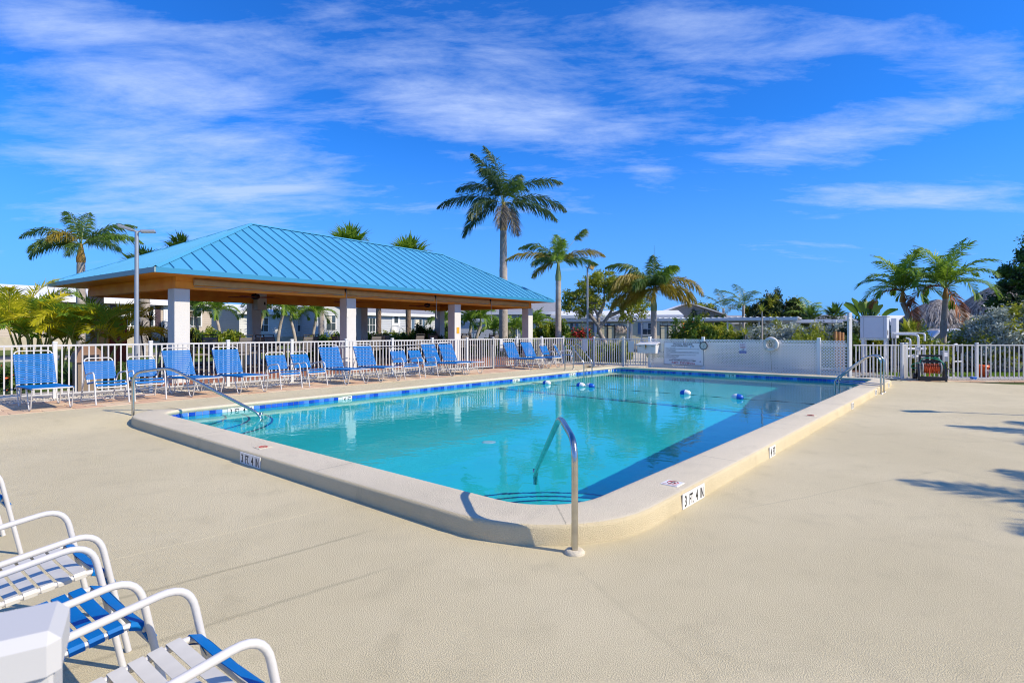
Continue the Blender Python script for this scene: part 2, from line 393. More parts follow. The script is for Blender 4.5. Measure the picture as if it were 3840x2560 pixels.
# floor drain
dr = MB().lathe([(.0,.02),(.06,.022),(.11,.018),(.12,0)], 20).build('floor_drain', white_vinyl, loc=P(6.8, 6.2, floor_z(6.8)+.002), label='small round white drain fitting on the pool floor', cat='drain')
recv.append(dr)

# water: one closed body of water with real refraction
WATER_TINT = (.80,.98,1.0)
def water_material():
    m = bpy.data.materials.new('pool water'); m.use_nodes = True; nt = m.node_tree; N = nt.nodes; L = nt.links; N.clear()
    out = N.new('ShaderNodeOutputMaterial'); g = N.new('ShaderNodeBsdfGlass'); g.inputs['IOR'].default_value = 1.333; g.inputs['Roughness'].default_value = 0
    g.inputs['Color'].default_value = (*WATER_TINT, 1)
    tc = N.new('ShaderNodeTexCoord'); n1 = N.new('ShaderNodeTexNoise'); n1.inputs['Scale'].default_value = 3.2; n1.inputs['Detail'].default_value = 3; n1.inputs['Distortion'].default_value = .6
    n2 = N.new('ShaderNodeTexNoise'); n2.inputs['Scale'].default_value = 14; n2.inputs['Detail'].default_value = 3
    L.new(tc.outputs['Object'], n1.inputs[0]); L.new(tc.outputs['Object'], n2.inputs[0])
    b1 = N.new('ShaderNodeBump'); b1.inputs['Distance'].default_value = .0030; L.new(n1.outputs[0], b1.inputs['Height'])
    b2 = N.new('ShaderNodeBump'); b2.inputs['Distance'].default_value = .0005; L.new(n2.outputs[0], b2.inputs['Height']); L.new(b1.outputs[0], b2.inputs['Normal'])
    L.new(b2.outputs[0], g.inputs['Normal'])
    L.new(g.outputs[0], out.inputs['Surface'])
    return m
WO = [P(u+nu*.1, v+nv*.1, 0) for (u, v, nu, nv) in OUT]
n = len(WO)
mb = MB().add([(p.x, p.y, Z_WATER) for p in WO], [tuple(range(n))], 0, True)
mb.add([(p.x, p.y, Z_WATER) for p in WO]+[(p.x, p.y, -2.6) for p in WO], [tuple(reversed(range(n, 2*n)))]+[(i, i+n, (i+1) % n+n, (i+1) % n) for i in range(n)])
water = mb.build('pool_water', water_material(), kind='structure')
try:
    water.cycles.is_caustics_caster = True
    for o in recv: o.cycles.is_caustics_receiver = True
except Exception as e: print('caustic flags', e)

# ------------------------------------------------------------------ deck
def deck_z(u, v):
    if v > PV1-.6 and u > PU0+.1: return Z_LEFT
    t = ss(v, 10.7, 12.2)
    if u >= PU0+.1: return Z_LEFT if u > PU1 and v > PV0+1.4 else (Z_LEFT*ss(v, PV0-.4, PV0+1.2) if u > PU1+.05 else 0)
    return Z_LEFT*t
mb = MB(); st = .25; nu0, nv0 = -30, -44; NU, NV = 240, 96
idx = {}
def vtx(i, j):
    if (i, j) not in idx:
        u, v = nu0*st + i*st - .02, nv0*st + j*st + .03
        idx[(i, j)] = len(mb.v); mb.v.append(tuple(P(u, v, deck_z(u, v))))
    return idx[(i, j)]
def inside_mid(u, v, g):
    """inside the rounded outline grown by g"""
    a0, a1, b0, b1 = PU0-g, PU1+g*.25, PV0-g, PV1+g*.25
    if not (a0 < u < a1 and b0 < v < b1): return False
    for (cu, cv, r, su, sv) in ((a0, b0, RAD[0]+g, 1, 1), (a0, b1, RAD[3]+g*.6, 1, -1)):
        du, dv = (u-cu)*su, (v-cv)*sv
        if du < r and dv < r and math.hypot(r-du, r-dv) > r: return False
    return True
for i in range(NU):
    for j in range(NV):
        u, v = nu0*st + (i+.5)*st, nv0*st + (j+.5)*st
        if v > 12.95 or u > 22.6 or u < -6.5: continue
        q = P(u, v)
        if q.x > 3 and q.y > 18.05: continue
        if all(inside_mid(u+a*st*.5, v+b*st*.5, .40) for a in (-1, 1) for b in (-1, 1)): continue
        if inside_mid(u, v, .28): continue
        a = [vtx(i, j), vtx(i+1, j), vtx(i+1, j+1), vtx(i, j+1)]
        mb.f.append(tuple(a)); mb.m.append(0); mb.sm.append(True)
deck = mb.build('pool_deck', deck_m, kind='structure')
# the strip beside the pool on the far and left sides, up against the bullnose, as its own sheet
mb = MB(); o2 = [(u, v, nu, nv) for (u, v, nu, nv) in OUT if (u > PU0+.2 and v > PV1-.01) or (u > PU1-.4 and v > PV0+.9)]
rows = [(P(u+nu*(curb_w(u, v)-.03), v+nv*(curb_w(u, v)-.03), Z_LEFT+.004), P(u+nu*.62, v+nv*.62, Z_LEFT+.004)) for (u, v, nu, nv) in o2]
mb.add([p for r in rows for p in r], [(2*i+1, 2*i+3, 2*i+2, 2*i) for i in range(len(rows)-1)])
deck2 = mb.build('pool_deck_edge', deck_m, kind='structure')
# ------------------------------------------------------------------ waterline tiles and depth markers
tile_ms = [mat('glazed blue tile', (.02,.10,.50), .15, var=.15, vscale=6), mat('light glazed blue tile', (.07,.20,.62), .15, var=.15, vscale=6), mat('deep glazed blue tile', (.008,.05,.38), .15, var=.15, vscale=6)]
grout = mat('pale grout', (.55,.6,.62), .7)
TW, TH, TZ = .122, .15, .098
tile_me = []
for m in tile_ms:
    b = MB().bbox(-TW/2+.003, TW/2-.003, -TH+.003, -.002, 0, .007, .002); me = b.mesh('tile'); me.materials.append(m); tile_me.append(me)
band = link('tile_band', bpy.data.meshes.new('tile_band'), None, kind='structure')
# grout bed behind the tiles: a thin skin on the wall
bb = MB(); o3 = OUT; n = len(o3)
gv = [P(u-nu*.001, v-nv*.001, TZ) for (u, v, nu, nv) in o3] + [P(u-nu*.001, v-nv*.001, TZ-TH) for (u, v, nu, nv) in o3]
bb.add(gv, [((i+1) % n, i, i+n, (i+1) % n+n) for i in range(n)])
bb.v = bb.v; band.data = bb.mesh('tile_band'); band.data.materials.append(grout)
marks = []   # (side, centre, width, texts)
LEFT_MARKS = [(5.12, .50, ['3', 'FT.', '4', 'IN.']), (7.56, .25, ['4', 'FT.']), (13.72, .25, ['5', 'FT.']), (16.9, .37, ['5', 'FT.', '6']), (19.6, .37, ['6', 'FT.', '6'])]
def tile_at(u, v, rz, k):
    o = link('tile', tile_me[k], None, band, P(u, v, TZ)); o.rotation_euler = (R(90), 0, rz); return o
def in_mark(x, ms): return any(abs(x-c) < w/2+TW*.4 for (c, w, _) in ms)
u = PU0+.62
while u < PU1-.35:
    if not in_mark(u, LEFT_MARKS): tile_at(u, PV1-.001, A_POOL, rng.choice([0, 0, 1, 1, 2]))
    u += TW
FAR_MARKS = [(6.78, .25, ['7', 'FT.'])]
v = PV0+.35
while v < PV1-.35:
    if not in_mark(v, FAR_MARKS): tile_at(PU1-.001, v, A_POOL-R(90), rng.choice([0, 0, 2, 2, 1]))
    v += TW
for (cu, cv, r, a0) in ((PU1-.35, PV1-.35, .35, 0), (PU1-.35, PV0+.35, .35, 270), (PU0+.55, PV1-.55, .55, 90)):
    k = max(2, int(r*math.pi/2/TW)); 
    for j in range(k):
        a = R(a0 + 90*(j+.5)/k); tile_at(cu+(r-.002)*math.cos(a), cv+(r-.002)*math.sin(a), A_POOL+a-R(90), rng.choice([0, 2, 1]))
cream = mat('white marker tile', (.74,.73,.69), .3)
mk_me = {}
def depth_marker(loc, rz, toks, label, tilt=0, w=.128, h=.135, size=.138, grp='depth markers of the pool'):
    o = empty('depth_marker', loc, rz, label=label, cat='depth marker', group=grp); o.rotation_euler = (R(tilt), 0, rz)
    n = len(toks)
    for i, t in enumerate(toks):
        x = (i-(n-1)/2)*w
        b = MB().bbox(x-w/2+.002, x+w/2-.002, -h/2, h/2, 0, .008, .002, M=Matrix.Rotation(R(90), 4, 'X')).build('tile', cream, o)
        text('lettering', t, size*(1 if len(t) == 1 else .98), black_ink, b, (x, -.0085, -h/2+.018), (R(90), 0, 0), .001, sx=(.78 if len(t) == 1 else .57), bold=.0022)
    return o
for (c, w, tk), lab in zip(LEFT_MARKS, ('white "3 FT 4 IN" tile in the blue waterline beside the left grab rail', 'white "4 FT" tile in the blue waterline below the row of loungers', 'white "5 FT" tile in the blue waterline left of the far ladder', 'white depth tile in the blue waterline directly under the far left ladder', 'white depth tile in the blue waterline right of the far left ladder')):
    depth_marker(P(c, PV1-.002, TZ-.078), A_POOL, tk, lab, h=.148, size=.145)
depth_marker(P(PU1-.002, 6.78, TZ-.078), A_POOL-R(90), ['7', 'FT.'], 'white "7 FT" tile in the deep blue far waterline below the lattice', h=.148, size=.145)
OFN = PU0-.472; OFR = PV0-.472
depth_marker(P(OFN-.006, 6.67, .068), A_POOL-R(90), ['3', 'FT.', '4', 'IN.'], 'white "3 FT. 4 IN." plate on the shaded near curb face')
depth_marker(P(5.09, OFR-.006, .068), A_POOL, ['3', 'FT.', '4', 'IN.'], 'white "3 FT. 4 IN." plate on the sunny right curb face nearest the camera')
for (u, tk, lab) in ((7.62, ['4', 'FT.'], 'narrow white "4 FT" plate halfway along the sunny right curb'), (13.3, ['5', 'FT.'], 'narrow white "5 FT" plate on the right curb before the steel ladder'), (16.55, ['6', 'FT.'], 'narrow white depth plate on the right curb beside the ladder foot'), (19.0, ['7', 'FT.'], 'narrow white depth plate at the far end of the right curb')):
    depth_marker(P(u, OFR-.006, .068), A_POOL, tk, lab)
# no-diving tiles let into the coping top
def no_diving(u, v, rz, label, fade=False):
    o = empty('no_diving_tile', P(u, v, .1615), rz, label=label, cat='tile', group='no diving tiles on the coping')
    MB().bbox(-.085, .085, -.085, .085, -.02, .003, .003).build('tile', curb_m if fade else cream, o)
    mb = MB(); pts = [Vector((.052*math.cos(R(22.5+45*i)), .015+.052*math.sin(R(22.5+45*i)), .0045)) for i in range(8)]
    mb.tube(pts, .0035, 4, closed=True).build('red_ring', red_ink, o)
    MB().tube([pts[3], pts[7]], .003, 4).build('red_slash', red_ink, o)
    b = MB(); b.tube([(-.03, .03, .0045), (.0, .015, .0045), (.028, -.004, .0045)], .0035, 4); b.tube([(0, .015, .0045), (.014, .036, .0045)], .003, 4); b.tube([(0, .015, .0045), (-.01, -.014, .0045)], .003, 4)
    b.build('diver_symbol', black_ink, o)
    text('lettering', 'NO DIVING', .026, red_ink, o, (0, -.07, .0035), (0, 0, 0), .0006)
    return o
no_diving(5.05, 2.26, A_POOL-R(90), 'small white no diving tile on the coping above the nearest sunny depth plate')
no_diving(3.36, 6.85, A_POOL+R(180), 'faded no diving tile on the near coping above the shaded depth plate', True)
no_diving(10.6, 2.27, A_POOL-R(90), 'faded no diving tile halfway along the right coping', True)

# ------------------------------------------------------------------ lawn, gravel, paving
lawn_m = mat('lawn', (.06,.10,.012), .9, bump=.03, bscale=18, col2=(.10,.14,.02), vscale=.6)
mb = MB(); hole = [P(PU0-.2, PV0-.2, -.05), P(PU1+.05, PV0-.2, -.05), P(PU1+.05, PV1+.05, -.05), P(PU0-.2, PV1+.05, -.05)]     # ground stops at the pool
far_ = [Vector(P(a, b, -.05)) for (a, b) in ((-1200, -1200), (1500, -1200), (1500, 1300), (-1200, 1300))]
mb.add([tuple(p) for p in hole+far_], [(4,5,1,0), (5,6,2,1), (6,7,3,2), (7,4,0,3)])
ground = mb.build('ground', lawn_m, kind='structure')
gravel_m = mat('river gravel', (.30,.27,.22), .8, bump=.02, bscale=45, col2=(.55,.50,.42), vscale=22)
def strip(name, pts, z, m, **k):
    return MB().prism([tuple(P(*p)[:2]) for p in pts], z-.06, z, ).build(name, m, **k)
gravel = strip('gravel_bed', [(-8, 14.93), (16.0, 14.62), (16.0, 17.2), (-8, 17.6)], .118, gravel_m, kind='structure')
gravel2 = strip('far_gravel_bed', [(20.6, 14.9), (17.3, 14.6), (17.3, 17), (24, 17), (24.2, 2.6), (22.6, 2.2), (22.55, 14)], .07, gravel_m, kind='structure')
gr3 = MB().prism([(12.4, 18.12), (24, 17.7), (24, 19.6), (12.0, 20.0)], -.08, .03).build('right_gravel_bed', gravel_m, kind='structure')
bed3 = MB().prism([(14.15,13.1),(2.0,23.2)][:0] or [(3.5,24.2),(11.2,18.3),(12.0,19.4),(4.5,26)], -.06, .05).build('gravel_behind_lattice', gravel_m, kind='structure')
# loose stones on the gravel
stone_m = mat('pale river stone', (.42,.37,.29), .7, col2=(.66,.6,.5), vscale=14)
mb = MB(); ico = [(0,0,1),(.9,0,.3),(.28,.85,.3),(-.72,.52,.3),(-.72,-.52,.3),(.28,-.85,.3),(0,0,-.6)]
icf = [(0,1,2),(0,2,3),(0,3,4),(0,4,5),(0,5,1),(6,2,1),(6,3,2),(6,4,3),(6,5,4),(6,1,5)]
def pebbles(fn, n, s0=.012, s1=.035):
    for _ in range(n):
        x, y, z = fn(); s = random.uniform(s0, s1); a = random.uniform(0, 6.28); fx = random.uniform(.7, 1.3); c, d = math.cos(a)*s, math.sin(a)*s
        mb.add([(x+(p[0]*fx*c-p[1]*d), y+(p[0]*fx*d+p[1]*c), z+p[2]*s*.6) for p in ico], icf)
def f1():
    u = random.uniform(-1, 16); w = random.random(); v = 14.93-.019*(u+8)*.7 + w*w*1.1; q = P(u, v); return q.x, q.y, .12
def f2():
    x = random.uniform(12.6, 18.5); return x, 18.15-.02*(x-12.6)+random.random()**1.3*1.3, .035
def f4():
    v = random.uniform(9.8, 14.3); q = P(21.2+random.uniform(-.5, .8)+(10-v)*.09, v); return q.x, q.y, .075
pebbles(f1, 6500); pebbles(f2, 2600); pebbles(f4, 1500)
mb.build('loose_stones', stone_m, kind='stuff', label='loose pale river stones scattered along the fence lines', cat='gravel')
# pavers: running bond on the far side, real stones with joints
pav = [mat('tan paver', (.58,.40,.25), .8, bump=.002, bscale=60, var=.12, vscale=5), mat('rose paver', (.55,.35,.22), .8, bump=.002, bscale=60, var=.12, vscale=5), mat('buff paver', (.62,.46,.30), .8, bump=.002, bscale=60, var=.12, vscale=5)]
joint = mat('sandy joint', (.30,.25,.19), .9)
pbed = strip('paver_strip', [(-8, 12.95), (20.55, 12.95), (20.5, 14.45), (16.0, 14.62), (-8, 14.93)], .135, joint, kind='structure')
PW, PD = .46, .31
pme = []
for m in pav:
    me = MB().bbox(-PW/2+.004, PW/2-.004, -PD/2+.004, PD/2-.004, -.03, .012, .006).mesh('paver'); me.materials.append(m); pme.append(me)
cnt = []; row = 0; v = 12.95+PD/2
while v+PD/2 < 15.0:
    u = -8 + (PW/2 if row % 2 else 0)
    while u < 20.4:
        if v+PD/2 < 14.97-(.0125*(u+8)) : cnt.append((u, v))
        u += PW
    v += PD; row += 1
cnt = [(u, v) for (u, v) in cnt if P(u, v).x/max(.5, P(u, v).y) > -1.6]
cnt.sort(key=lambda c: P(*c).length)
for (u, v) in cnt[:300]:
    link('paver', random.choice(pme), None, pbed, P(u, v, .137+random.uniform(-.001, .0015)), (0, 0, A_POOL))
mbr = MB()
for (u, v) in cnt[300:]:
    mbr.bbox(-PW/2+.004, PW/2-.004, -PD/2+.004, PD/2-.004, -.03, .012, .006, M=Matrix.Translation(P(u, v, .137))@Matrix.Rotation(A_POOL, 4, 'Z'), mi=random.randint(0, 2))
mbr.build('far_pavers', pav, pbed, kind='stuff')
# paver strip along the right fence
rb = empty('paver_border', (12.9, 17.95, 0), 0, label='single row of rose and buff pavers along the right fence', cat='paving')
del rb['category'], rb['label']; rb['kind'] = 'structure'
x = 12.85; k = 0
while x < 20:
    link('paver', pme[k % 3], None, rb, (x-12.9, -.018*(x-12.85), -.004+random.uniform(0, .002)), (0, 0, R(-1))); x += PW; k += 1
strip2 = None

# ------------------------------------------------------------------ fences
rail_me, picket_me, post_me = {}, {}, {}
PICK = MB().box(-.014, .014, -.014, .014, .09, 1.15).mesh('picket'); PICK.materials.append(white_metal)
POST = MB().bbox(-.038, .038, -.038, .038, -.05, 1.20, .004).mesh('post'); POST.materials.append(white_vinyl)
CAP = MB().bbox(-.046, .046, -.046, .046, 1.20, 1.235, .012).mesh('cap'); CAP.materials.append(white_vinyl)
PRIME = {}
def fence(name, A, B, z, stops, label, cat='fence', group=None, step=.118, posts=True, first=True, last=True, hh=0, bottom=.10):
    """A, B: world xy; stops: distances of the posts from A; parts are rails, pickets and posts"""
    A = Vector(A); B = Vector(B); d = (B-A).normalized(); rz = math.atan2(d.y, d.x)
    t = empty(name, (A.x, A.y, z), rz, label=label, cat=cat, group=group)
    for i, s in enumerate(stops):
        if posts and ((i > 0 or first) and (i < len(stops)-1 or last)):
            p = link('post', POST, None, t, (s, 0, 0)); link('cap', CAP, None, p)
        if i == len(stops)-1: break
        e = stops[i+1]; L = e-s
        MB().bbox(s+.039, e-.039, -.019, .019, 1.13, 1.17, .004).build('rail', white_metal, t)
        MB().box(s+.039, e-.039, -.016, .016, bottom-.03, bottom).build('rail', white_metal, t)
        k = max(1, round(L/step)); 
        for j in range(1, k):
            link('picket', PICK, None, t, (s+L*j/k, 0, 0))
    return t
FA, FB = P(0, 15.9), P(20.8, 14.4)
LS = [-9.4, -7.6, -5.85, -4.1, -2.3, -.55, 1.25, 3.04, 4.86, 6.64, 8.38, 10.10, 11.79, 13.45, 15.08]
left_fence = fence('picket_fence', FA[:2], FB[:2], Z_LEFT-.02, LS, 'long white picket fence behind the row of blue loungers, in front of the pavilion')
dL = (FB-FA).normalized()
def on_left(s, off=0, z=0): q = FA + dL*s + Vector((-dL.y, dL.x, 0))*off; return Vector((q.x, q.y, z))
gate = fence('gate', on_left(15.12)[:2], FB[:2], Z_LEFT-.02, [0, 1.31], 'white picket gate with black latch between the loungers and the pavilion corner', cat='gate', first=False)
lt = MB(); lt.bbox(1.22, 1.27, -.05, -.02, .93, 1.07, .004); lt.bbox(1.225, 1.262, -.06, -.02, 1.06, 1.10, .01); lt.build('latch', black, gate)
mid_fence = fence('picket_fence', on_left(16.43)[:2], FB[:2], Z_LEFT-.02, [0, 1.33, 2.88, 4.35], 'short white picket fence run behind the two far loungers right of the gate')
FC = P(20.8, 14.4); FD = P(21.18, 10.35)
far_fence = fence('picket_fence', FC[:2], FD[:2], Z_LEFT-.04, [0, 1.47, 2.83, 4.02], 'white picket fence across the far left pool end with two sign boards', first=False, last=False, step=.105)
RA, RB = Vector((11.12, 18.40)), Vector((12.72, 18.37))
fence('picket_fence', RA, RB, -.02, [0, 1.6], 'short white picket fence panel between the tall post and the pipes', first=False)
right_fence = fence('picket_fence', (12.95, 18.5), (19.9, 18.25), -.02, [0, 2.25, 4.62, 6.9, 9.2, 11.5, 13.8], 'white picket fence on the right behind the hose reel and orange bucket', step=.148)
fence('picket_fence', (12.72, 18.37), (12.95, 18.5), -.02, [0, .265], 'tiny white fence return where the right fence steps back', first=True, last=False, step=.05)
# blank boards hung on the fence (the backs of signs)
def board(loc, rz, w, h, label, name='sign_board'):
    o = empty(name, loc, rz, label=label, cat='sign', group='blank sign boards on the fence')
    MB().bbox(-w/2, w/2, -.006, .006, 0, h, .003).build('panel', white_vinyl, o)
    MB().box(-w/2+.02, w/2-.02, .006, .02, h-.08, h-.06).box(-w/2+.02, w/2-.02, .006, .02, .05, .07).build('bracket', steel, o); return o
rzL = math.atan2(dL.y, dL.x)
board(on_left(16.86, -.03, .80), rzL, .15, .45, 'narrow blank white board on the fence just right of the gate')
board(P(20.86, 13.35, .72), A_POOL-R(84.6), .26, .50, 'blank white board on the fence behind the far ladder')
board(P(21.02, 11.2, .72), A_POOL-R(84.6), .27, .46, 'blank white board on the fence left of the white mail box')
# skimmer pole on the fence
so = empty('skimmer_pole', on_left(9.6, -.05, 0), rzL, label='long white skimmer pole hung along the fence behind the loungers', cat='pool pole')
MB().tube([(0, 0, 1.12), (2.3, -.01, 1.10), (4.5, 0, 1.17)], .013, 8).build('pole', white_metal, so)
for x in (.3, 2.4):
    MB().tube([(x, .03, 1.2), (x, -.03, 1.18), (x, -.035, 1.06), (x+.02, .0, 1.03)], .006, 6).build('hook', white_metal, so)

# ------------------------------------------------------------------ lattice screen
lat = empty('lattice_screen', P(21.2, 10.45, 0), A_POOL-R(90), label='white lattice privacy screen across the far end of the pool', cat='lattice fence')
LL, LZ0, LZ1 = 7.05, .10, 1.28
def lattice_bmesh(x0, x1, z0, z1, y, pitch, w, ph, bulge=None):
    mb = MB(); th = .006
    for sgn, yy in ((1, y), (-1, y+th)):
        k0 = int((x0-(z1-z0))/pitch)-2; k1 = int((x1+(z1-z0))/pitch)+2
        for k in range(k0, k1):
            # centre line: x = c + sgn*(z-z0)
            c = k*pitch+ph
            if sgn > 0: lo = max(z0, z0+(x0-c)); hi = min(z1, z0+(x1-c))
            else: lo = max(z0, z0-(x1-c)); hi = min(z1, z0-(x0-c))
            if hi-lo < .03: continue
            xa, xb = c+sgn*(lo-z0), c+sgn*(hi-z0); hw = w*.7071
            seg = 1 if not bulge else 8
            for s_ in range(seg):
                a, b = s_/seg, (s_+1)/seg
                xA, xB, zA, zB = xa+(xb-xa)*a, xa+(xb-xa)*b, lo+(hi-lo)*a, lo+(hi-lo)*b
                yA, yB = (yy+bulge(xA, zA), yy+bulge(xB, zB)) if bulge else (yy, yy)
                mb.add([(xA-hw,yA,zA),(xA+hw,yA,zA),(xB+hw,yB,zB),(xB-hw,yB,zB),(xA-hw,yA+th,zA),(xA+hw,yA+th,zA),(xB+hw,yB+th,zB),(xB-hw,yB+th,zB)],
                       [(0,1,2,3),(7,6,5,4),(0,3,7,4),(1,5,6,2)])
    return mb
for (x0, x1) in ((.05, 1.45), (1.5, 2.17), (2.25, 6.15), (6.2, 6.98)):
    lattice_bmesh(x0, x1, LZ0, LZ1, -.02, .098, .031, 0).build('lattice_panel', lattice_v, lat, kind='stuff')
# the second skin on the back, a little lower, warped by the sun: the two weaves beat against each other
blg = lambda x, z: .10*math.sin(x*1.3+.4)*math.sin((z-.1)*2.9)
lattice_bmesh(1.52, 6.15, .13, 1.14, .16, .098, .031, .02, blg).build('lattice_panel', lattice_v, lat, kind='stuff')
lattice_bmesh(.1, .9, .13, .5, .12, .098, .031, .035).build('lattice_panel', lattice_v, lat, kind='stuff')
for x in (0, 2.21, 4.9, 6.17):
    p = MB().bbox(x-.05, x+.05, .06 if x == 4.9 else -.06, .13 if x == 4.9 else .04, .02, 1.2 if x == 4.9 else 1.33, .006).build('post', lattice_v, lat)
    if x != 4.9: MB().bbox(x-.058, x+.058, -.068, .048, 1.33, 1.365, .015).build('cap', lattice_v, p)
p = MB().bbox(1.45, 1.50, -.03, .01, .05, 1.30, .004).build('post', lattice_v, lat)
for z in (.30, 1.09):
    MB().bbox(.05, 6.98, .02, .055, z, z+.06, .004).build('rail', lattice_v, lat)
# tall slim post where the lattice meets the picket fence
tp = empty('tall_post', (11.03, 18.40, 0), R(10), label='tall slim white post at the right end of the lattice', cat='post')
MB().bbox(-.055, .055, -.05, .05, 0, 2.19, .006).build('shaft', white_vinyl, tp); MB().tube([(-.08, -.06, 1.0), (-.08, -.06, 1.95)], .013, 8).build('conduit', white_metal, tp)
MB().lathe([(0,.1),(.04,.09),(.05,.04),(.03,0),(0,-.01)], 10, Matrix.Translation((-.08,-.06,1.93))).build('sensor', white_vinyl, tp)
# things on the lattice, positions along it from its left post
def on_lat(x, y, z): q = lat.location + Vector((math.cos(A_POOL-R(90))*x - math.sin(A_POOL-R(90))*y, math.sin(A_POOL-R(90))*x + math.cos(A_POOL-R(90))*y, 0)); return Vector((q.x, q.y, z))
RL = A_POOL-R(90)
mbx = empty('storage_box', on_lat(.05, -.25, .70), RL, label='white lidded box with hasp mounted left of the pool rules sign', cat='box')
MB().bbox(-.40, .40, -.17, .18, 0, .33, .006).build('body', white_vinyl, mbx)
lid = MB().prism([(-.19, .33), (.19, .42), (.19, .45), (-.22, .355), (-.22, .31), (-.19, .31)], -.43, .43, M=Matrix(((0,0,1,0),(1,0,0,0),(0,1,0,0),(0,0,0,1)))).build('lid', white_vinyl, mbx)
hs = MB().bbox(-.03, .03, -.235, -.22, .22, .34, .003); hs.tube(fillet([(-.02,-.24,.22),(-.02,-.24,.17),(.02,-.24,.17),(.02,-.24,.22)], .02), .006, 6); hs.build('hasp', mat('aged brass', (.3,.22,.08), .4, 1), mbx)
for x in (-.27, .27): MB().tube([(x-.05,-.18,.28),(x+.05,-.18,.28)], .012, 6).build('hinge', steel, mbx)

sg = empty('rules_sign', on_lat(1.44, -.05, .27), RL, label='large white POOL RULES board with red NO DIVING line', cat='sign')
sign_w = mat('white sign enamel', (.80,.81,.84), .35)
MB().bbox(-.80, .80, -.006, .006, 0, .87, .003).build('panel', sign_w, sg)
fr = MB()
for (a, b, c, d) in ((-.805,.805,-.006,.008), (-.805,.805,.862,.876), (-.808,-.794,-.006,.876), (.794,.808,-.006,.876)):
    fr.box(a, b, -.011, -.0065, c, d)
fr.build('border', mat('dark sign border', (.03,.04,.05), .5), sg)
def st_(s, size, x, z, m=black_ink, al='CENTER', sx=1.0): return text('lettering', s, size, m, sg, (x, -.0075, z), (R(90), 0, 0), .0008, al, sx, bold=.0022 if size > .055 else .0006)
st_('POOL RULES', .112, -.02, .765, sx=1.22); st_('POOL HOURS: 8AM-', .062, -.49, .705, al='LEFT', sx=1.22)
st_('9', .10, .285, .665, mat('bright blue ink', (.02,.25,.6), .5)); st_('PM', .062, .33, .705, al='LEFT', sx=1.22)
dk = mat('faded dark ink', (.05,.05,.07), .6)
lines = ['\u2022 SWIM AT YOUR OWN RISK', '\u2022 CHILDREN UNDER 14 MUST BE ACCOMPANIED BY AN ADULT INSIDE FENCED POOL AREA', '\u2022 SHOWER BEFORE ENTERING', '\u2022 NO RUNNING OR JUMPING',
         '\u2022 NO FOOD OR BEVERAGES IN POOL OR ON POOL WET DECK. COMMERCIALLY BOTTLED', '   WATER IN PLASTIC BOTTLES IS ALLOWED ON THE POOL WET DECK FOR POOL PATRON', '   HYDRATION', '\u2022 NO GLASS OR ANIMALS INSIDE FENCED POOL AREA, OR ON COMMON PROPERTY',
         '\u2022 NO SMOKING, VAPING, OR SPITTING', '\u2022 DO NOT SWALLOW POOL WATER', '\u2022 POOL CAPACITY = 36 PEOPLE']
for i, s in enumerate(lines): st_(s, .031, -.76, .648-i*.0395, dk, 'LEFT', 1.08)
st_('A DEFIBRILLATOR IS LOCATED ON THE SOUTH WALL OF THE CLUBHOUSE', .024, -.03, .215, dk, sx=1.1)
st_('POOL MAXIMUM DEPTH IS 7 FEET', .062, -.04, .150, black_ink, sx=1.18); st_('6', .085, .67, .125); st_('x', .04, .73, .125)
st_('NO DIVING', .12, -.01, .035, red_ink, sx=1.5)

ck = empty('wall_clock', on_lat(2.26, -.09, 1.03), RL, label='round black rimmed clock on the lattice post beside the rules sign', cat='clock')
FX = Matrix.Rotation(R(90), 4, 'X')
MB().lathe([(.125,.0),(.15,.0),(.158,.012),(.152,.03),(.135,.034),(.127,.02)], 32, FX).build('rim', black, ck)
MB().lathe([(0,.012),(.13,.012)], 32, FX).build('face', mat('clock face', (.6,.62,.55), .4), ck)
b = MB()
for h in range(12):
    a = R(30*h); b.box(.098, .112, -.004, .004, .0125, .0145, M=FX@Matrix.Rotation(a, 4, 'Z'))
b.build('hour_marks', black_ink, ck)
MB().box(-.004, .004, -.01, .06, .015, .017, M=FX@Matrix.Rotation(R(-42), 4, 'Z')).build('hour_hand', black_ink, ck)
MB().box(-.003, .003, -.01, .095, .018, .020, M=FX@Matrix.Rotation(R(-168), 4, 'Z')).build('minute_hand', black_ink, ck)

nl = empty('lifeguard_sign', on_lat(3.7, -.06, .77), RL, label='small white and blue NO LIFEGUARD ON DUTY sign on the lattice', cat='sign')
MB().bbox(-.13, .13, -.004, .004, 0, .37, .003).build('panel', sign_w, nl)
MB().box(-.125, .125, -.0065, -.0045, .005, .10).build('blue_band', mat('blue sign band', (.02,.06,.35), .4), nl)
def nt_(s, size, z, m, sx=1): text('lettering', s, size, m, nl, (0, -.0085, z), (R(90),0,0), .0008, sx=sx, bold=.001)
nt_('NO', .095, .285, red_ink, 1.2); nt_('LIFEGUARD', .04, .235, red_ink); nt_('ON DUTY', .04, .195, red_ink)
w_ = MB(); w_.tube([(-.05,-.007,.135),(-.02,-.007,.155),(.02,-.007,.14),(.05,-.007,.155)], .006, 5); w_.tube([(-.04,-.007,.12),(0,-.007,.13),(.045,-.007,.12)], .004, 5); w_.lathe([(0,.012),(.014,.006),(.014,-.006),(0,-.012)], 8, Matrix.Translation((.035,-.008,.165))); w_.build('swimmer_symbol', black_ink, nl)
nt_('SWIM AT YOUR', .033, .062, sign_w); nt_('OWN RISK', .033, .022, sign_w)

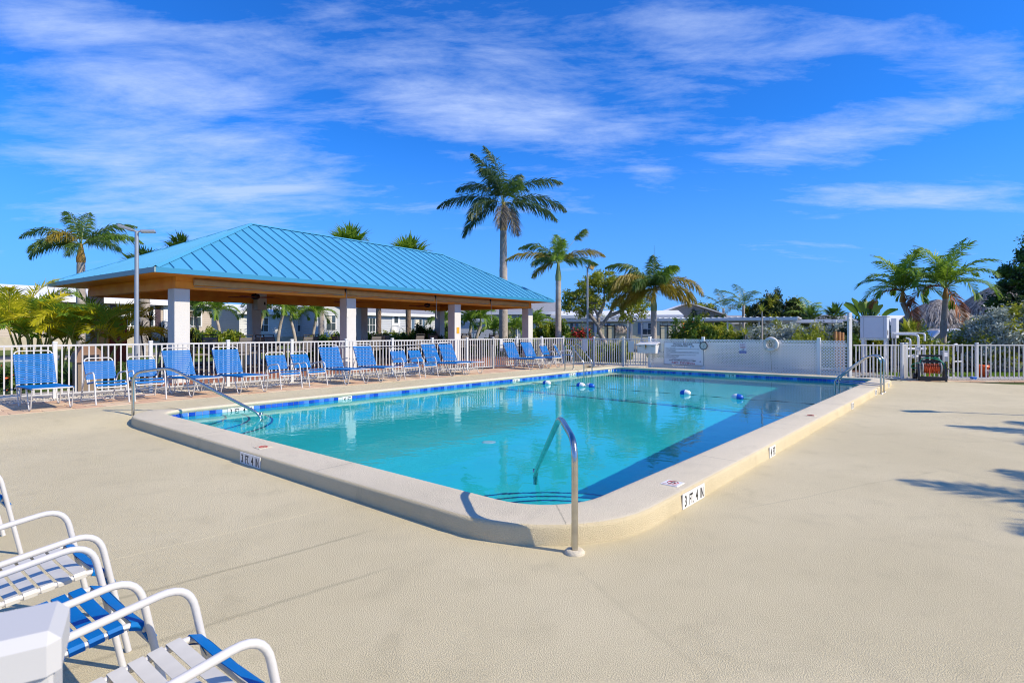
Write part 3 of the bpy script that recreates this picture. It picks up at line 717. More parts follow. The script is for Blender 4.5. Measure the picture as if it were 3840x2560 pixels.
lr = empty('life_ring', on_lat(4.68, -.12, 1.12), RL, label='white life ring with coiled rope hung on the lattice', cat='life ring')
ringm = mat('weathered white ring', (.68,.66,.60), .5, bump=.004, bscale=12, var=.08)
M_ = FX
mb = MB(); pts = [(.205*math.cos(R(a)), 0, .205*math.sin(R(a))) for a in range(0, 360, 10)]; mb.tube(pts, .062, 12, closed=True); mb.build('ring', ringm, lr)
rope_m = mat('old rope', (.42,.38,.27), .9, bump=.003, bscale=80)
b = MB(); random.seed(3)
pts = []
for i in range(70):
    a = i*.75; r_ = .055+.02*math.sin(i*2.1); pts.append((r_*math.cos(a)*.8, -.03-.02*math.sin(i*1.7), r_*math.sin(a)*1.3))
b.tube(pts, .009, 6).build('coiled_rope', rope_m, lr)
for a in (45, 135, 225, 315):
    c, s = math.cos(R(a)), math.sin(R(a)); b = MB(); b.tube([(.14*c,-.02,.14*s),(.16*c,-.07,.16*s),(.205*c,-.085,.205*s),(.25*c,-.06,.25*s),(.27*c,-.01,.27*s)], .008, 6).build('grab_line', rope_m, lr)
b = MB(); b.tube([(-.02,.01,-.2),(.01,-.03,-.5),(.03,-.02,-.9)], .008, 6).build('hanging_rope', rope_m, lr)

# ------------------------------------------------------------------ hand rails and ladders
def grab_rail(loc, rz, label, zb=0.0):
    o = empty('grab_rail', loc, rz, label=label, cat='hand rail', group='curved steel grab rails at the pool steps')
    pts = fillet([(0,0,0), (0,0,.80), (.62,0,.885), (2.2,0,.03), (2.22,0,-.42)], .16, 7)
    MB().tube(pts[:], .0245, 14).build('rail', steel, o)
    MB().lathe([(0,.012),(.035,.028),(.06,.024),(.075,.008),(.075,-.01)], 20).build('base_collar', curb_m, o)
    MB().lathe([(.03,.0),(.03,.035),(.0245,.035)], 14, Matrix.Translation((2.2,0,.03))).build('joint_sleeve', steel, o)
    return o
gr1 = grab_rail((.452, 4.06, .002), R(95), 'stainless steel grab rail standing at the rounded near corner of the pool')
q = P(3.34, 11.6); gr2 = grab_rail((q.x, q.y, .055), R(5), 'stainless steel grab rail at the far left corner in front of the loungers')
for o in list(COL.objects):
    pass
def ladder(u, v_out, v_in, sgn, z0, label):
    """two rails along v; sgn +1: water lies towards +v"""
    o = empty('pool_ladder', P(u, v_out, z0), A_POOL, label=label, cat='pool ladder', group='steel pool ladders')
    D = (v_in-v_out)
    for x in (0, .55):
        b = MB(); b.tube(fillet([(x,0,0), (x,0,.86), (x,D*.12,.97), (x,D*.32,.93), (x,D*.93,.38), (x,D*1.0,.26), (x,D,-1.3)], .13, 6), .022, 12); b.build('rail', steel, o)
        MB().lathe([(0,.015),(.03,.018),(.055,.008),(.055,-.01)], 14, Matrix.Translation((x,0,0))).build('base_collar', steel, o)
        MB().tube([(x, 0, .20), (x, D, .24)], .014, 8).build('brace', steel, o)
    for z in (-.25, -.55, -.85, -1.15):
        MB().bbox(0, .55, D-.04, D+.04, z, z+.025, .004).build('tread', white_vinyl, o)
    return o
ladder(17.3, 11.95, 11.12, -1, Z_LEFT, 'steel ladder on the far left pool edge behind the float line')
ladder(17.0, 2.02, 3.05, 1, 0, 'steel ladder on the right pool edge near the tall white post')
# float line
fl_b = mat('blue float plastic', (.01,.10,.50), .3); fl_w = mat('white float plastic', (.78,.78,.76), .3)
rp = MB(); pts = []
for i in range(61):
    v = 2.7+(11.2-2.7)*i/60; q = P(13.5+.05*math.sin(i*.35), v, Z_WATER-.004+.006*math.sin(i*1.3)); pts.append(q)
rp.tube(pts, .009, 6).build('float_rope', mat('dark rope', (.06,.08,.07), .8), label='thin dark float rope stretched across the pool at the slope', cat='rope')
floats = [(9.95, 0), (8.80, 0), (8.50, 180), (5.72, 0), (4.42, 180)]
fl_lab = ['blue and white float nearest the far ladder on the rope', 'blue and white float with its white end right, left of the touching pair', 'blue and white float with its blue end right, right of the touching pair', 'blue and white float on the rope between the middle pair and the rightmost', 'rightmost blue and white float on the rope near the shadow edge']
for (v, a), lb in zip(floats, fl_lab):
    q = P(13.5, v, Z_WATER+.035); q = P(13.5+.05*math.sin((v-2.7)/8.5*60*.35), v, Z_WATER+.03)
    if lb.startswith('blue and white float on the rope') or lb.startswith('rightmost'): pass
    o = empty('float', q, A_POOL-R(90)+R(a)+R(3), label=lb, cat='pool float', group='floats on the rope')
    M_ = Matrix.Rotation(R(90), 4, 'Y')
    MB().lathe([(.012,-.135),(.04,-.127),(.07,-.09),(.082,-.04),(.085,0)], 18, M_).build('blue_half', fl_b, o)
    MB().lathe([(.085,0),(.082,.04),(.07,.09),(.04,.127),(.012,.135)], 18, M_).build('white_half', fl_w, o)
# ------------------------------------------------------------------ pavilion
PA = R(54)
pv = empty('pavilion', (-9.24, 14.60, 0), PA, label='open pavilion with turquoise standing seam hip roof and white columns', cat='pavilion')
PX, PYv = Vector((math.cos(PA), math.sin(PA), 0)), Vector((-math.sin(PA), math.cos(PA), 0))
def PV(x, y, z=0): return pv.location + PX*x + PYv*y + Vector((0, 0, z))
PL, PWD, ZE, ZR = 19.5, 8.4, 3.25, 5.57
roof_m = mat('turquoise painted metal', (.07,.31,.51), .42, var=.04, vscale=.6, bump=.004, bscale=1.2)
fascia_m = mat('turquoise fascia', (.03,.22,.38), .4)
fascia_g = mat('grey weathered fascia', (.22,.32,.33), .5)
wood = mat('stained cedar', (.80,.25,.012), .6, bump=.003, bscale=6, col2=(.88,.35,.03), vscale=2)
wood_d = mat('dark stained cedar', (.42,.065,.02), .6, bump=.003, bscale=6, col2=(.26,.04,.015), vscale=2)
stucco = mat('white stucco', (.62,.61,.58), .85, bump=.006, bscale=55, var=.04, vscale=2)
shade_m = mat('tan shade cloth', (.46,.32,.16), .85, bump=.012, bscale=4, var=.08, vscale=5)
slope = (ZR-ZE)/(PWD/2)
sa = math.atan(slope)
RX0 = 4.9                                   # the left hip is a little flatter than the right
def roof_face(o, dx, dy, length, name, kl=1.0, kr=1.0, run=None):
    """o: eave corner in pavilion coordinates, dx along the eave, dy up the slope (unit, horizontal)"""
    o, dx, dy = Vector(o), Vector(dx), Vector(dy); ns = round(length/.46); w = length/ns
    run = run or PWD/2; slope = (ZR-ZE)/run
    m = lambda s: min(s*kl, (length-s)*kr, run)
    pt = lambda s, t, h=0: o + dx*s + dy*t + Vector((0, 0, ZE + t*slope + h)) - o.z*Vector((0,0,1))
    for i in range(ns):
        a, b = i*w, (i+1)*w; ks = [a, b]
        for c in (run/kl, length-run/kr):
            if a < c < b: ks.append(c)
        ks.sort(); top = [pt(s, m(s)) for s in reversed(ks)]; bot = [pt(a, 0), pt(b, 0)]
        poly = bot + top; poly = [poly[0]] + [q for k_, q in enumerate(poly[1:]) if (q-poly[k_]).length > .01]
        if len(poly) > 3 and (poly[-1]-poly[0]).length < .01: poly.pop()
        nn = len(poly); lo = [q-Vector((0,0,.03)) for q in poly]
        mb = MB().add(poly+lo, [tuple(range(nn)), tuple(reversed(range(nn, 2*nn)))]+[(j, j+nn, (j+1) % nn+nn, (j+1) % nn) for j in range(nn)])
        mb.build('roof_panel', roof_m, pv)
        if i and m(a) > .08:
            p0, p1 = pt(a, -.01), pt(a, m(a)-.03); up = Vector((0,0,.042)); hw = dx*.012
            MB().add([p0-hw, p0+hw, p1+hw, p1-hw, p0-hw+up, p0+hw+up, p1+hw+up, p1-hw+up], [(0,1,5,4),(1,2,6,5),(2,3,7,6),(3,0,4,7),(4,5,6,7)]).build('roof_seam', roof_m, pv)
KL = PWD/2/RX0
roof_face((0,0,0), (1,0,0), (0,1,0), PL, 'front', kl=KL); roof_face((PL,PWD,0), (-1,0,0), (0,-1,0), PL, 'back', kr=KL)
roof_face((0,PWD,0), (0,-1,0), (1,0,0), PWD, 'left', 1/KL, 1/KL, RX0); roof_face((PL,0,0), (0,1,0), (-1,0,0), PWD, 'right')
for (a, b) in (((0,0),(RX0,PWD/2)), ((0,PWD),(RX0,PWD/2)), ((PL,0),(PL-PWD/2,PWD/2)), ((PL,PWD),(PL-PWD/2,PWD/2)), ((RX0,PWD/2),(PL-PWD/2,PWD/2))):
    za = ZE if a != (RX0, PWD/2) else ZR
    p0, p1 = Vector((a[0], a[1], za+.035)), Vector((b[0], b[1], ZR+.035)); d = (p1-p0).normalized(); s = d.cross(Vector((0,0,1))).normalized()*.085; dn = Vector((0,0,-.04)); up = Vector((0,0,.018))
    MB().add([p0-s+dn, p0+up, p0+s+dn, p1-s+dn, p1+up, p1+s+dn], [(0,1,4,3),(1,2,5,4),(0,3,5,2)]).build('ridge_cap', roof_m, pv)
# fascia and soffit
MB().box(-.02, PL+.02, -.05, -.012, ZE-.13, ZE+.005).build('fascia', fascia_m, pv)
MB().box(-.05, -.012, -.05, PWD+.05, ZE-.13, ZE+.005).build('fascia', fascia_g, pv)
MB().box(PL+.012, PL+.05, -.05, PWD+.05, ZE-.13, ZE+.005).build('fascia', fascia_m, pv)
MB().box(-.02, PL+.02, PWD+.012, PWD+.05, ZE-.13, ZE+.005).build('fascia', fascia_m, pv)
def boards(x0, x1, y0, y1, z, along, n, m, name='soffit_board'):
    for i in range(n):
        if along == 'x': a = y0+(y1-y0)*i/n; MB().box(x0, x1, a+.004, a+(y1-y0)/n-.004, z, z+.02).build(name, m, pv)
        else: a = x0+(x1-x0)*i/n; MB().box(a+.004, a+(x1-x0)/n-.004, y0, y1, z, z+.02).build(name, m, pv)
boards(.0, PL, .0, .84, 3.12, 'x', 5, wood); boards(0, PL, PWD-.84, PWD, 3.12, 'x', 5, wood)
boards(0, .84, .86, PWD-.86, 3.12, 'y', 5, wood); boards(PL-.84, PL, .86, PWD-.86, 3.12, 'y', 5, wood)
MB().box(1.02, PL-1.02, 1.02, PWD-1.02, 3.24, 3.26).build('ceiling', wood_d, pv)
for i in range(26):
    x = 1.1+(PL-2.2)*i/26; MB().box(x+.006, x+(PL-2.2)/26-.006, 1.03, PWD-1.03, 3.225, 3.238).build('ceiling_board', wood_d, pv)
# beams: two stacked boards
for (x0,x1,y0,y1) in ((.84, PL-.84, .84, 1.10), (.84, PL-.84, PWD-1.10, PWD-.84), (.84, 1.10, 1.103, PWD-1.103), (PL-1.10, PL-.84, 1.103, PWD-1.103)):
    MB().bbox(x0, x1, y0, y1, 2.79, 3.0, .006).build('beam', wood, pv); MB().bbox(x0+.012, x1-.012, y0+.012, y1-.012, 3.003, 3.22, .006).build('beam', wood, pv)
# columns
CXS = [1.0, 6.83, 12.67, 18.5]
for x in CXS:
    for y, zt in ((1.0, 2.785), (PWD-1.0, 2.785)):
        x_ = x; MB().bbox(x_-.21, x_+.21, y-.21, y+.21, .1, zt, .015).build('column', stucco, pv)
MB().bbox(CXS[1]-.15, CXS[1]+.27, PWD-1.55, PWD-1.215, 2.5, 3.2, .01).build('column_top', stucco, pv)
plate_m = mat('orange notice', (.75,.35,.02), .5)
MB().box(CXS[2]-.09, CXS[2]+.09, .778, .787, 1.48, 1.76).build('notice_plate', plate_m, pv)
MB().bbox(CXS[1]+.33-.2, CXS[1]+.13+.06, PWD-1.6, PWD-1.551, 2.72, 2.84, .008).build('speaker_box', black, pv)
# rolled shades hung in front of the beam, and their crank rods
seg = [1.25, 6.55, 11.2, 15.0, 18.35]
for i in range(4):
    x0, x1 = seg[i]+.06, seg[i+1]-.06; mb = MB(); n_ = 14; rows = []
    prof = [(-.01, 3.09), (-.075, 3.075), (-.10, 3.03), (-.075, 2.935), (-.06, 2.90), (-.035, 2.895), (-.01, 2.92)]
    for k in range(n_+1):
        x = x0+(x1-x0)*k/n_; sag = .014*math.sin(k*1.7+i)
        rows += [(x, .84+dy+.5*sag*(j in (2,3)), z+sag*(j > 1)) for j, (dy, z) in enumerate(prof)]
    m_ = len(prof); mb.add(rows, [(k*m_+j, k*m_+j+1, (k+1)*m_+j+1, (k+1)*m_+j) for k in range(n_) for j in range(m_-1)], 0, True)
    mb.add(rows[:m_], [tuple(range(m_))]); mb.add(rows[-m_:], [tuple(reversed(range(m_)))])
    mb.build('rolled_shade', shade_m, pv)
    MB().tube([(x0, .775, 2.86), (x1, .775, 2.86+.02)], .009, 6).build('shade_rail', fascia_g, pv)
rod = mat('grey rod', (.35,.35,.34), .4, .6)
for x, z in zip(seg[1:4], (2.1, 2.15, 2.1)):
    b = MB(); b.bbox(x-.03, x+.03, .74, .80, 3.0, 3.12, .005); b.build('crank_bracket', black, pv)
    MB().tube([(x, .72, 3.05), (x, .71, 2.5), (x, .70, z), (x+.03, .66, z-.03)], .011, 6).build('crank_rod', rod, pv)
# ceiling fans
for (x, y) in ((5.2, 4.4), (9.7, 4.4), (14.4, 4.4)):
    f = MB().lathe([(.03,3.22),(.03,3.0),(.12,2.99),(.16,2.93),(.15,2.84),(.09,2.80),(0,2.79)], 18, Matrix.Translation((x,y,0))).build('ceiling_fan', black, pv)
    for k in range(5):
        a = R(72*k+20+x*9); M_ = Matrix.Translation((x,y,2.87))@Matrix.Rotation(a,4,'Z')@Matrix.Rotation(R(8),4,'X')
        MB().bbox(.14, .95, -.07, .07, -.006, .006, .003, M=M_).build('fan_blade', wood_d, f)
for x in (2.6, 8.6, 12.6):
    MB().bbox(x, x+1.2, 2.0, 2.2, 3.14, 3.22, .01).build('light_fixture', white_vinyl, pv)
# floor of the pavilion: red brick paving
brick_m = [mat('red brick paver', (.27,.10,.06), .85, var=.15, vscale=5), mat('brown brick paver', (.30,.14,.09), .85, var=.15, vscale=5)]
slab = MB().box(.2, PL-.2, .2, PWD-.2, -.05, .125).build('pavilion_floor', joint, kind='structure'); slab.location = pv.location; slab.rotation_euler = (0,0,PA)
bme = []
for m in brick_m:
    me = MB().bbox(-.145, .145, -.145, .145, -.02, .008, .004).mesh('brick'); me.materials.append(m); bme.append(me)
bl = [(x, y) for x in [.4+.3*i for i in range(62)] for y in [.4+.3*j for j in range(25)]]
bl.sort(key=lambda c: PV(*c).length)
for (x, y) in bl[:300]: link('brick', bme[random.random() < .4], None, slab, (x, y, .128))
mb = MB()
for (x, y) in bl[300:]: mb.bbox(x-.145, x+.145, y-.145, y+.145, .108, .136, .004, mi=int(random.random() < .4))
mb.build('far_bricks', brick_m, slab, kind='stuff')
# walk from the gate
walk = strip('gate_walk', [(16.3, 14.5), (19.6, 14.4), (20.6, 19.5), (17.2, 19.5)], .126, brick_m[1], kind='structure')

# ------------------------------------------------------------------ bar tables and stools under the pavilion
dark_fr = mat('dark bronze frame', (.035,.032,.03), .5)
sling = mat('grey brown sling', (.16,.145,.125), .8, bump=.003, bscale=120)
top_m = mat('grey table top', (.22,.21,.19), .5)
def bar_chair():
    o = empty('bar_chair', (0,0,0), 0, label='x', cat='bar chair', group='tall bar chairs under the pavilion')
    sh = .72
    MB().bbox(-.24, .24, -.22, .22, sh-.02, sh+.03, .012).build('seat', sling, o)
    for i in range(4):
        z0 = sh+.08+i*.115; t = i*.025
        MB().bbox(-.22, .22, -.012, .012, 0, .10, .004, M=Matrix.Translation((0, .235+t, z0))@Matrix.Rotation(R(-12), 4, 'X')).build('back_slat', sling, o)
    for s in (-1, 1):
        MB().tube([(s*.25, -.26, 0), (s*.24, -.21, sh)], .017, 6).build('leg', dark_fr, o)
        MB().tube([(s*.26, .32, 0), (s*.24, .22, sh), (s*.235, .35, sh+.56)], .017, 6).build('leg', dark_fr, o)
        MB().tube(fillet([(s*.245, -.21, sh), (s*.26, -.2, sh+.22), (s*.26, .28, sh+.24)], .06), .015, 6).build('armrest', dark_fr, o)
        MB().tube([(s*.25, -.24, .25), (s*.255, .28, .25)], .012, 6).build('stretcher', dark_fr, o)
    MB().tube([(-.25, -.245, .25), (.25, -.245, .25)], .014, 6).build('footrest', dark_fr, o)
    MB().tube(fillet([(-.235, .35, sh+.54), (-.235, .355, sh+.60), (.235, .355, sh+.60), (.235, .35, sh+.54)], .05), .016, 6).build('back_frame', dark_fr, o)
    return o
def bar_table():
    o = empty('bar_table', (0,0,0), 0, label='x', cat='bar table', group='tall square bar tables under the pavilion')
    MB().bbox(-.46, .46, -.46, .46, 1.0, 1.035, .008).build('tabletop', top_m, o)
    MB().box(-.42, .42, -.42, .42, .93, .998).build('apron', dark_fr, o)
    for sx in (-1, 1):
        for sy in (-1, 1): MB().bbox(sx*.41-.03, sx*.41+.03, sy*.41-.03, sy*.41+.03, 0, .93, .005).build('leg', dark_fr, o)
    return o
bc, bt = bar_chair(), bar_table(); remember(bc); remember(bt)
tabs = [(2.9, 2.2), (5.4, 2.5), (8.3, 2.2), (10.9, 2.5), (13.6, 2.2), (16.3, 2.5)]
ords = ['first', 'second', 'third', 'fourth', 'fifth', 'sixth']
fb = False; ft = False; nc = 0
for i, (x, y) in enumerate(tabs):
    q = PV(x, y, .136); lab = 'grey topped bar table, %s from the left under the pavilion' % ords[i]
    if not ft: bt.location = q; bt.rotation_euler = (0,0,PA); bt['label'] = lab; ft = True
    else: dup(bt, None, q, (0,0,PA), label=lab)
    for k, (dx, dy, a) in enumerate(((0, -.78, 180), (.80, .05, -90), (-.80, -.05, 90), (0, .80, 0))):
        q = PV(x+dx+random.uniform(-.06,.06), y+dy, .136); side = ('pool side', 'right side', 'left side', 'far side')[k]
        lab = 'dark sling bar chair on the %s of the %s bar table from the left' % (side, ords[i]); rz = PA+R(a+random.uniform(-14, 14))
        if not fb: bc.location = q; bc.rotation_euler = (0,0,rz); bc['label'] = lab; fb = True
        else: dup(bc, None, q, (0,0,rz), label=lab)
# cabinet door seen at the left column, and the bin
cb = empty('wood_cabinet', PV(1.25, 6.5, .13), PA, label='tall stained wood cabinet beside the far left column of the pavilion', cat='cabinet')
MB().bbox(-.25, .25, -.5, .5, 0, 1.85, .01).build('body', wood_d, cb); MB().bbox(-.29, -.252, -.46, .46, .05, 1.80, .006).build('door', wood, cb)
MB().bbox(-.32, -.29, .36, .39, .85, 1.05, .004).build('handle', black, cb)
tbm = mat('brown plastic bin', (.17,.09,.045), .6)
q = P(4.0, 17.3, .1); tb = empty('litter_bin', q, A_POOL, label='brown domed litter bin behind the fence left of the lamp post', cat='bin')
MB().prism([(-.26,-.26),(.26,-.26),(.26,.26),(-.26,.26)], 0, .72).build('body', mat('pebbled bin body', (.22,.17,.12), .9, bump=.01, bscale=60), tb)
MB().add([(-.31,-.31,.72),(.31,-.31,.72),(.31,.31,.72),(-.31,.31,.72),(-.26,-.26,.95),(.26,-.26,.95),(.26,.26,.95),(-.26,.26,.95),(-.12,-.12,1.12),(.12,-.12,1.12),(.12,.12,1.12),(-.12,.12,1.12)],
         [(0,1,5,4),(1,2,6,5),(2,3,7,6),(3,0,4,7),(4,5,9,8),(5,6,10,9),(6,7,11,10),(7,4,8,11),(8,9,10,11),(3,2,1,0)]).build('lid', tbm, tb)
MB().bbox(-.17, .17, -.30, -.262, .76, .90, .006).build('flap', black, tb)

# ------------------------------------------------------------------ lamp posts
galv = mat('galvanised steel', (.38,.40,.42), .45, .6, var=.08, vscale=3)
q = P(4.67, 15.95, .1); lp = empty('lamp_post', q, A_POOL, label='grey lamp post with two flat LED heads in front of the pavilion', cat='lamp post')
MB().tube([(0,0,0),(0,0,2),(0,0,3.93)], [.055,.052,.045], 12).build('pole', galv, lp)
MB().lathe([(.10,0),(.10,.03),(.06,.05)], 14).build('base_plate', galv, lp)
for ang, tilt, nm in ((150, 18, 'l'), (-25, 4, 'r')):
    M_ = Matrix.Translation((0,0,3.93))@Matrix.Rotation(R(ang)-0, 4, 'Z')@Matrix.Rotation(R(-tilt), 4, 'Y')
    h = MB().tube([M_@Vector((0,0,0)), M_@Vector((.10,0,.01))], .022, 8).build('arm', galv, lp)
    b = MB().bbox(.08, .40, -.12, .12, -.02, .035, .015, M=M_).build('lamp_head', galv, lp)
    MB().box(.13, .37, -.10, .10, -.027, -.021, M=M_).build('led_panel', mat('led lens', (.75,.6,.3), .3), b)
q = Vector((4.29, 32, .05)); l2 = empty('lamp_post', q, 0, label='slim grey floodlight pole right of the middle palm', cat='lamp post')
MB().tube([(0,0,0),(0,0,5.15)], .055, 10).build('pole', galv, l2)
M_ = Matrix.Translation((.22,-.05,5.2))@Matrix.Rotation(R(25),4,'Y')@Matrix.Rotation(R(30),4,'Z')
MB().bbox(-.17,.17,-.09,.09,-.17,.17,.02, M=M_).build('floodlight', galv, l2)
MB().box(-.13,.13,-.097,-.09,-.13,.13, M=M_).build('lens', mat('amber lens', (.5,.35,.15), .2), l2)
MB().tube([(0,0,5.1),(.1,0,5.12),(.18,-.03,5.15)], .02, 6).build('bracket', galv, l2)
MB().tube([(0,0,5.1),(-.1,0,5.2),(-.17,0,5.22)], .03, 6).build('bracket', galv, l2)

# ------------------------------------------------------------------ strap furniture
def strap_mesh(w, sw, m, fall=.03):
    """one vinyl strap: runs over both side rails and wraps under them"""
    t = .003; top = [(-w/2-.016, -.012), (-w/2-.017, .004), (-w/2-.008, .017), (-w/2+.02, .017), (0, .017-.006), (w/2-.02, .017), (w/2+.008, .017), (w/2+.017, .004), (w/2+.016, -.012), (w/2+.004, -.017)]
    top = [(-w/2-.004, -.017)] + top
    vs = [];
    for (x, z) in top: vs += [(x, -sw/2, z), (x, sw/2, z)]
    n = len(top); inner = [(x*(1-.006/abs(x)) if abs(x) > .01 else x, z-t if abs(x) < w/2 else z) for (x, z) in top]
    for (x, z) in inner: vs += [(x, -sw/2, z), (x, sw/2, z)]
    fs = []
    for i in range(n-1):
        fs += [(2*i, 2*i+2, 2*i+3, 2*i+1), (2*n+2*i+1, 2*n+2*i+3, 2*n+2*i+2, 2*n+2*i), (2*i, 2*n+2*i, 2*n+2*i+2, 2*i+2), (2*i+1, 2*i+3, 2*n+2*i+3, 2*n+2*i+1)]
    mb = MB().add(vs, fs, 0, False); me = mb.mesh('strap'); me.materials.append(m)
    return me
def lay_straps(parent, w, a, b, n, sw, mats, cords=True, skip=()):
    """n straps from point a to point b (y, z), lying on the rails; a cord laces them down the middle"""
    a, b = Vector((0, *a)), Vector((0, *b)); d = (b-a); ang = math.atan2(d.z, d.y)
    for i in range(n):
        q = a + d*((i+.5)/n); m = mats[i] if isinstance(mats, list) else mats
        key = (round(w, 3), sw, m.name)
        if key not in STRAPS: STRAPS[key] = strap_mesh(w, sw, m)
        if i not in skip: link('strap', STRAPS[key], None, parent, q, (ang+random.uniform(-.03, .03), 0, 0))
    if cords:
        nn = Vector((0, -math.sin(ang), math.cos(ang)))*.006
        c = MB()
        for x in (-w*.25, 0, w*.25): c.tube([a+nn+Vector((x,0,0)), b+nn+Vector((x,0,0))], .004, 4)
        c.build('lacing_cord', strap_white, parent)
STRAPS = {}
def chaise(label='x', hollow=0):
    o = empty('sun_lounger', (0,0,0), 0, label=label, cat='sun lounger', group='blue strap loungers along the fence')
    w = .60; x = w/2; r = .0135; zs = .385
    F, B_ = -.95, .45                       # foot end, hinge
    pts = fillet([(-x,B_,zs-.01), (-x,F+.02,zs+.02), (x,F+.02,zs+.02), (x,B_,zs-.01)], .10, 5)
    MB().tube(pts, r, 8).build('seat_frame', white_metal, o)
    # back
    by, bz = .35, .66
    pts = fillet([(-x,B_,zs-.01), (-x,B_+by,zs+bz), (x,B_+by,zs+bz), (x,B_,zs-.01)], .10, 5)
    MB().tube(pts, r, 8).build('back_frame', white_metal, o)
    # four hairpin legs, two at the foot and two under the hinge
    for (ya, yb) in ((F+.06, F+.52), (B_-.42, B_+.04)):
        for s in (-1, 1):
            pts = fillet([(s*x, ya, zs), (s*x, ya+.13, .012), (s*x, yb-.20, .012), (s*x, yb, zs-.01)], .05, 4)
            MB().tube(pts, .0115, 7).build('leg', white_metal, o)
    # support bow behind the back
    pts = fillet([(-x+.02,B_-.08,zs-.03), (-x+.02,B_+.44,.30), (x-.02,B_+.44,.30), (x-.02,B_-.08,zs-.03)], .08, 5)
    MB().tube(pts, .011, 7).build('support_bow', white_metal, o)
    pts = fillet([(-x+.03,B_+by*.5,zs+bz*.5), (-x+.05,B_+.42,.31), (x-.05,B_+.42,.31), (x-.03,B_+by*.5,zs+bz*.5)], .04, 4)
    MB().tube(pts, .009, 6).build('back_prop', white_metal, o)
    lay_straps(o, w, (F+.06, zs+.018), (B_-.02, zs-.01), 24, .049, strap_blue)
    lay_straps(o, w, (B_+.01, zs+.02), (B_+by*.90, zs+bz*.90), 13, .040, strap_blue)
    return o
def strap_chair(seat, back, label='x', sw=.046, ns=7, nb=10, group='blue strap armchairs along the fence', bw=.034, drop=None):
    o = empty('strap_chair', (0,0,0), 0, label=label, cat='armchair', group=group)
    w = .50; x = w/2; r = .0135
    F, B_, zf, zb = -.26, .20, .435, .385
    D1, zd1, D_, zd = F-.05, zf-.022, F-.088, zf-.11
    bt_y, bt_z = .24, .50
    k = fillet([(-x,B_,zb), (-x,B_+bt_y,zb+bt_z), (x,B_+bt_y,zb+bt_z), (x,B_,zb)], .09, 5)
    MB().tube(fillet([(-x,B_,zb), (-x,F,zf), (-x,D1,zd1), (-x,D_,zd), (x,D_,zd), (x,D1,zd1), (x,F,zf), (x,B_,zb)], .03, 5), r, 8).build('seat_frame', white_metal, o)
    MB().tube(k, r, 8).build('back_frame', white_metal, o)
    for s in (-1, 1):
        xx = s*(x+.034)
        pts = fillet([(xx, -.40, 0), (xx, -.275, .635), (xx, B_+.02, .565), (xx, B_+.16, .33), (xx, B_+.28, 0)], .11, 7)
        MB().tube(pts, .0145, 12).build('arm_leg_frame', white_metal, o)
        MB().tube([(xx-s*.005, D_+.02, zd+.03), (s*(x-.005), D_+.02, zd+.03)], .009, 6).build('bolt', white_metal, o)
    MB().tube([(-x-.03, B_+.27, .03), (x+.03, B_+.27, .03)], .011, 7).build('rear_stretcher', white_metal, o)
    near = sw > .047
    lay_straps(o, w, (F+.02, zf+.0), (B_-.01, zb), ns, sw, seat, cords=not near)
    lay_straps(o, w, (D1+.006, zd1+.002), (F+.006, zf-.002), 1, sw*.98, drop or seat, cords=False)
    lay_straps(o, w, (D_+.006, zd+.02), (D1-.004, zd1-.012), 1, sw*.98, drop or seat, cords=False)
    lay_straps(o, w, (B_+.035, zb+.07), (B_+bt_y*.86, zb+bt_z*.86), nb, bw, back, cords=not near)
    return o
ch = chaise(); remember(ch)
lounge = [(2.5, 13.75, 'leftmost lounger with a raised back, beside the first fence post'), (5.2, 13.85, 'lounger directly in front of the near white pavilion column'), (6.2, 13.65, 'lounger with a steel rail crossing before it, right of the near column'),
          (9.05, 13.6, 'lounger standing left of the second white pavilion column'), (10.2, 13.62, 'lounger just right of the second white pavilion column'), (12.9, 13.6, 'lounger between the third white column and a pair of armchairs'),
          (13.65, 13.6, 'last lounger of the long row, left of the gate'), (16.9, 13.45, 'left one of the two far loungers right of the gate'), (18.0, 13.45, 'right one of the two far loungers beside the far armchairs')]
for i, (u, v, lb) in enumerate(lounge):
    q = P(u, v+.25-.05, Z_LEFT+.004); rz = A_POOL+R((0, 4, 0, -2, -3, 2, -2, -4, -3)[i]); lb = 'blue strap ' + lb
    if i == 0: ch.location = q; ch.rotation_euler = (0,0,rz); ch['label'] = lb
    else: dup(ch, None, q, (0,0,rz), label=lb)
ac = strap_chair(strap_blue, strap_blue); remember(ac)
arms = [(3.47, 'blue strap armchair left of the steel grab rail'), (4.2, 'blue strap armchair partly behind the steel grab rail'), (7.25, 'left armchair of the pair between the second and third loungers from the rail'),
        (8.0, 'right armchair of the pair beside the lounger at the second column'), (11.2, 'left armchair of the pair in mid row, right of the second column'), (11.88, 'right armchair of the pair in mid row, left of a lounger'),
        (18.9, 'blue strap armchair between the far loungers and the far ladder'), (19.95, 'farthest blue strap armchair in the fence corner')]
for i, (u, lb) in enumerate(arms):
    q = P(u, 13.72+(.0,.04,-.03,.05,.0,-.05,.02,.1)[i], Z_LEFT+.004); rz = A_POOL+R((3, -4, 2, 8, -3, 5, 6, 28)[i])
    if i == 0: ac.location = q; ac.rotation_euler = (0,0,rz); ac['label'] = lb
    else: dup(ac, None, q, (0,0,rz), label=lb)
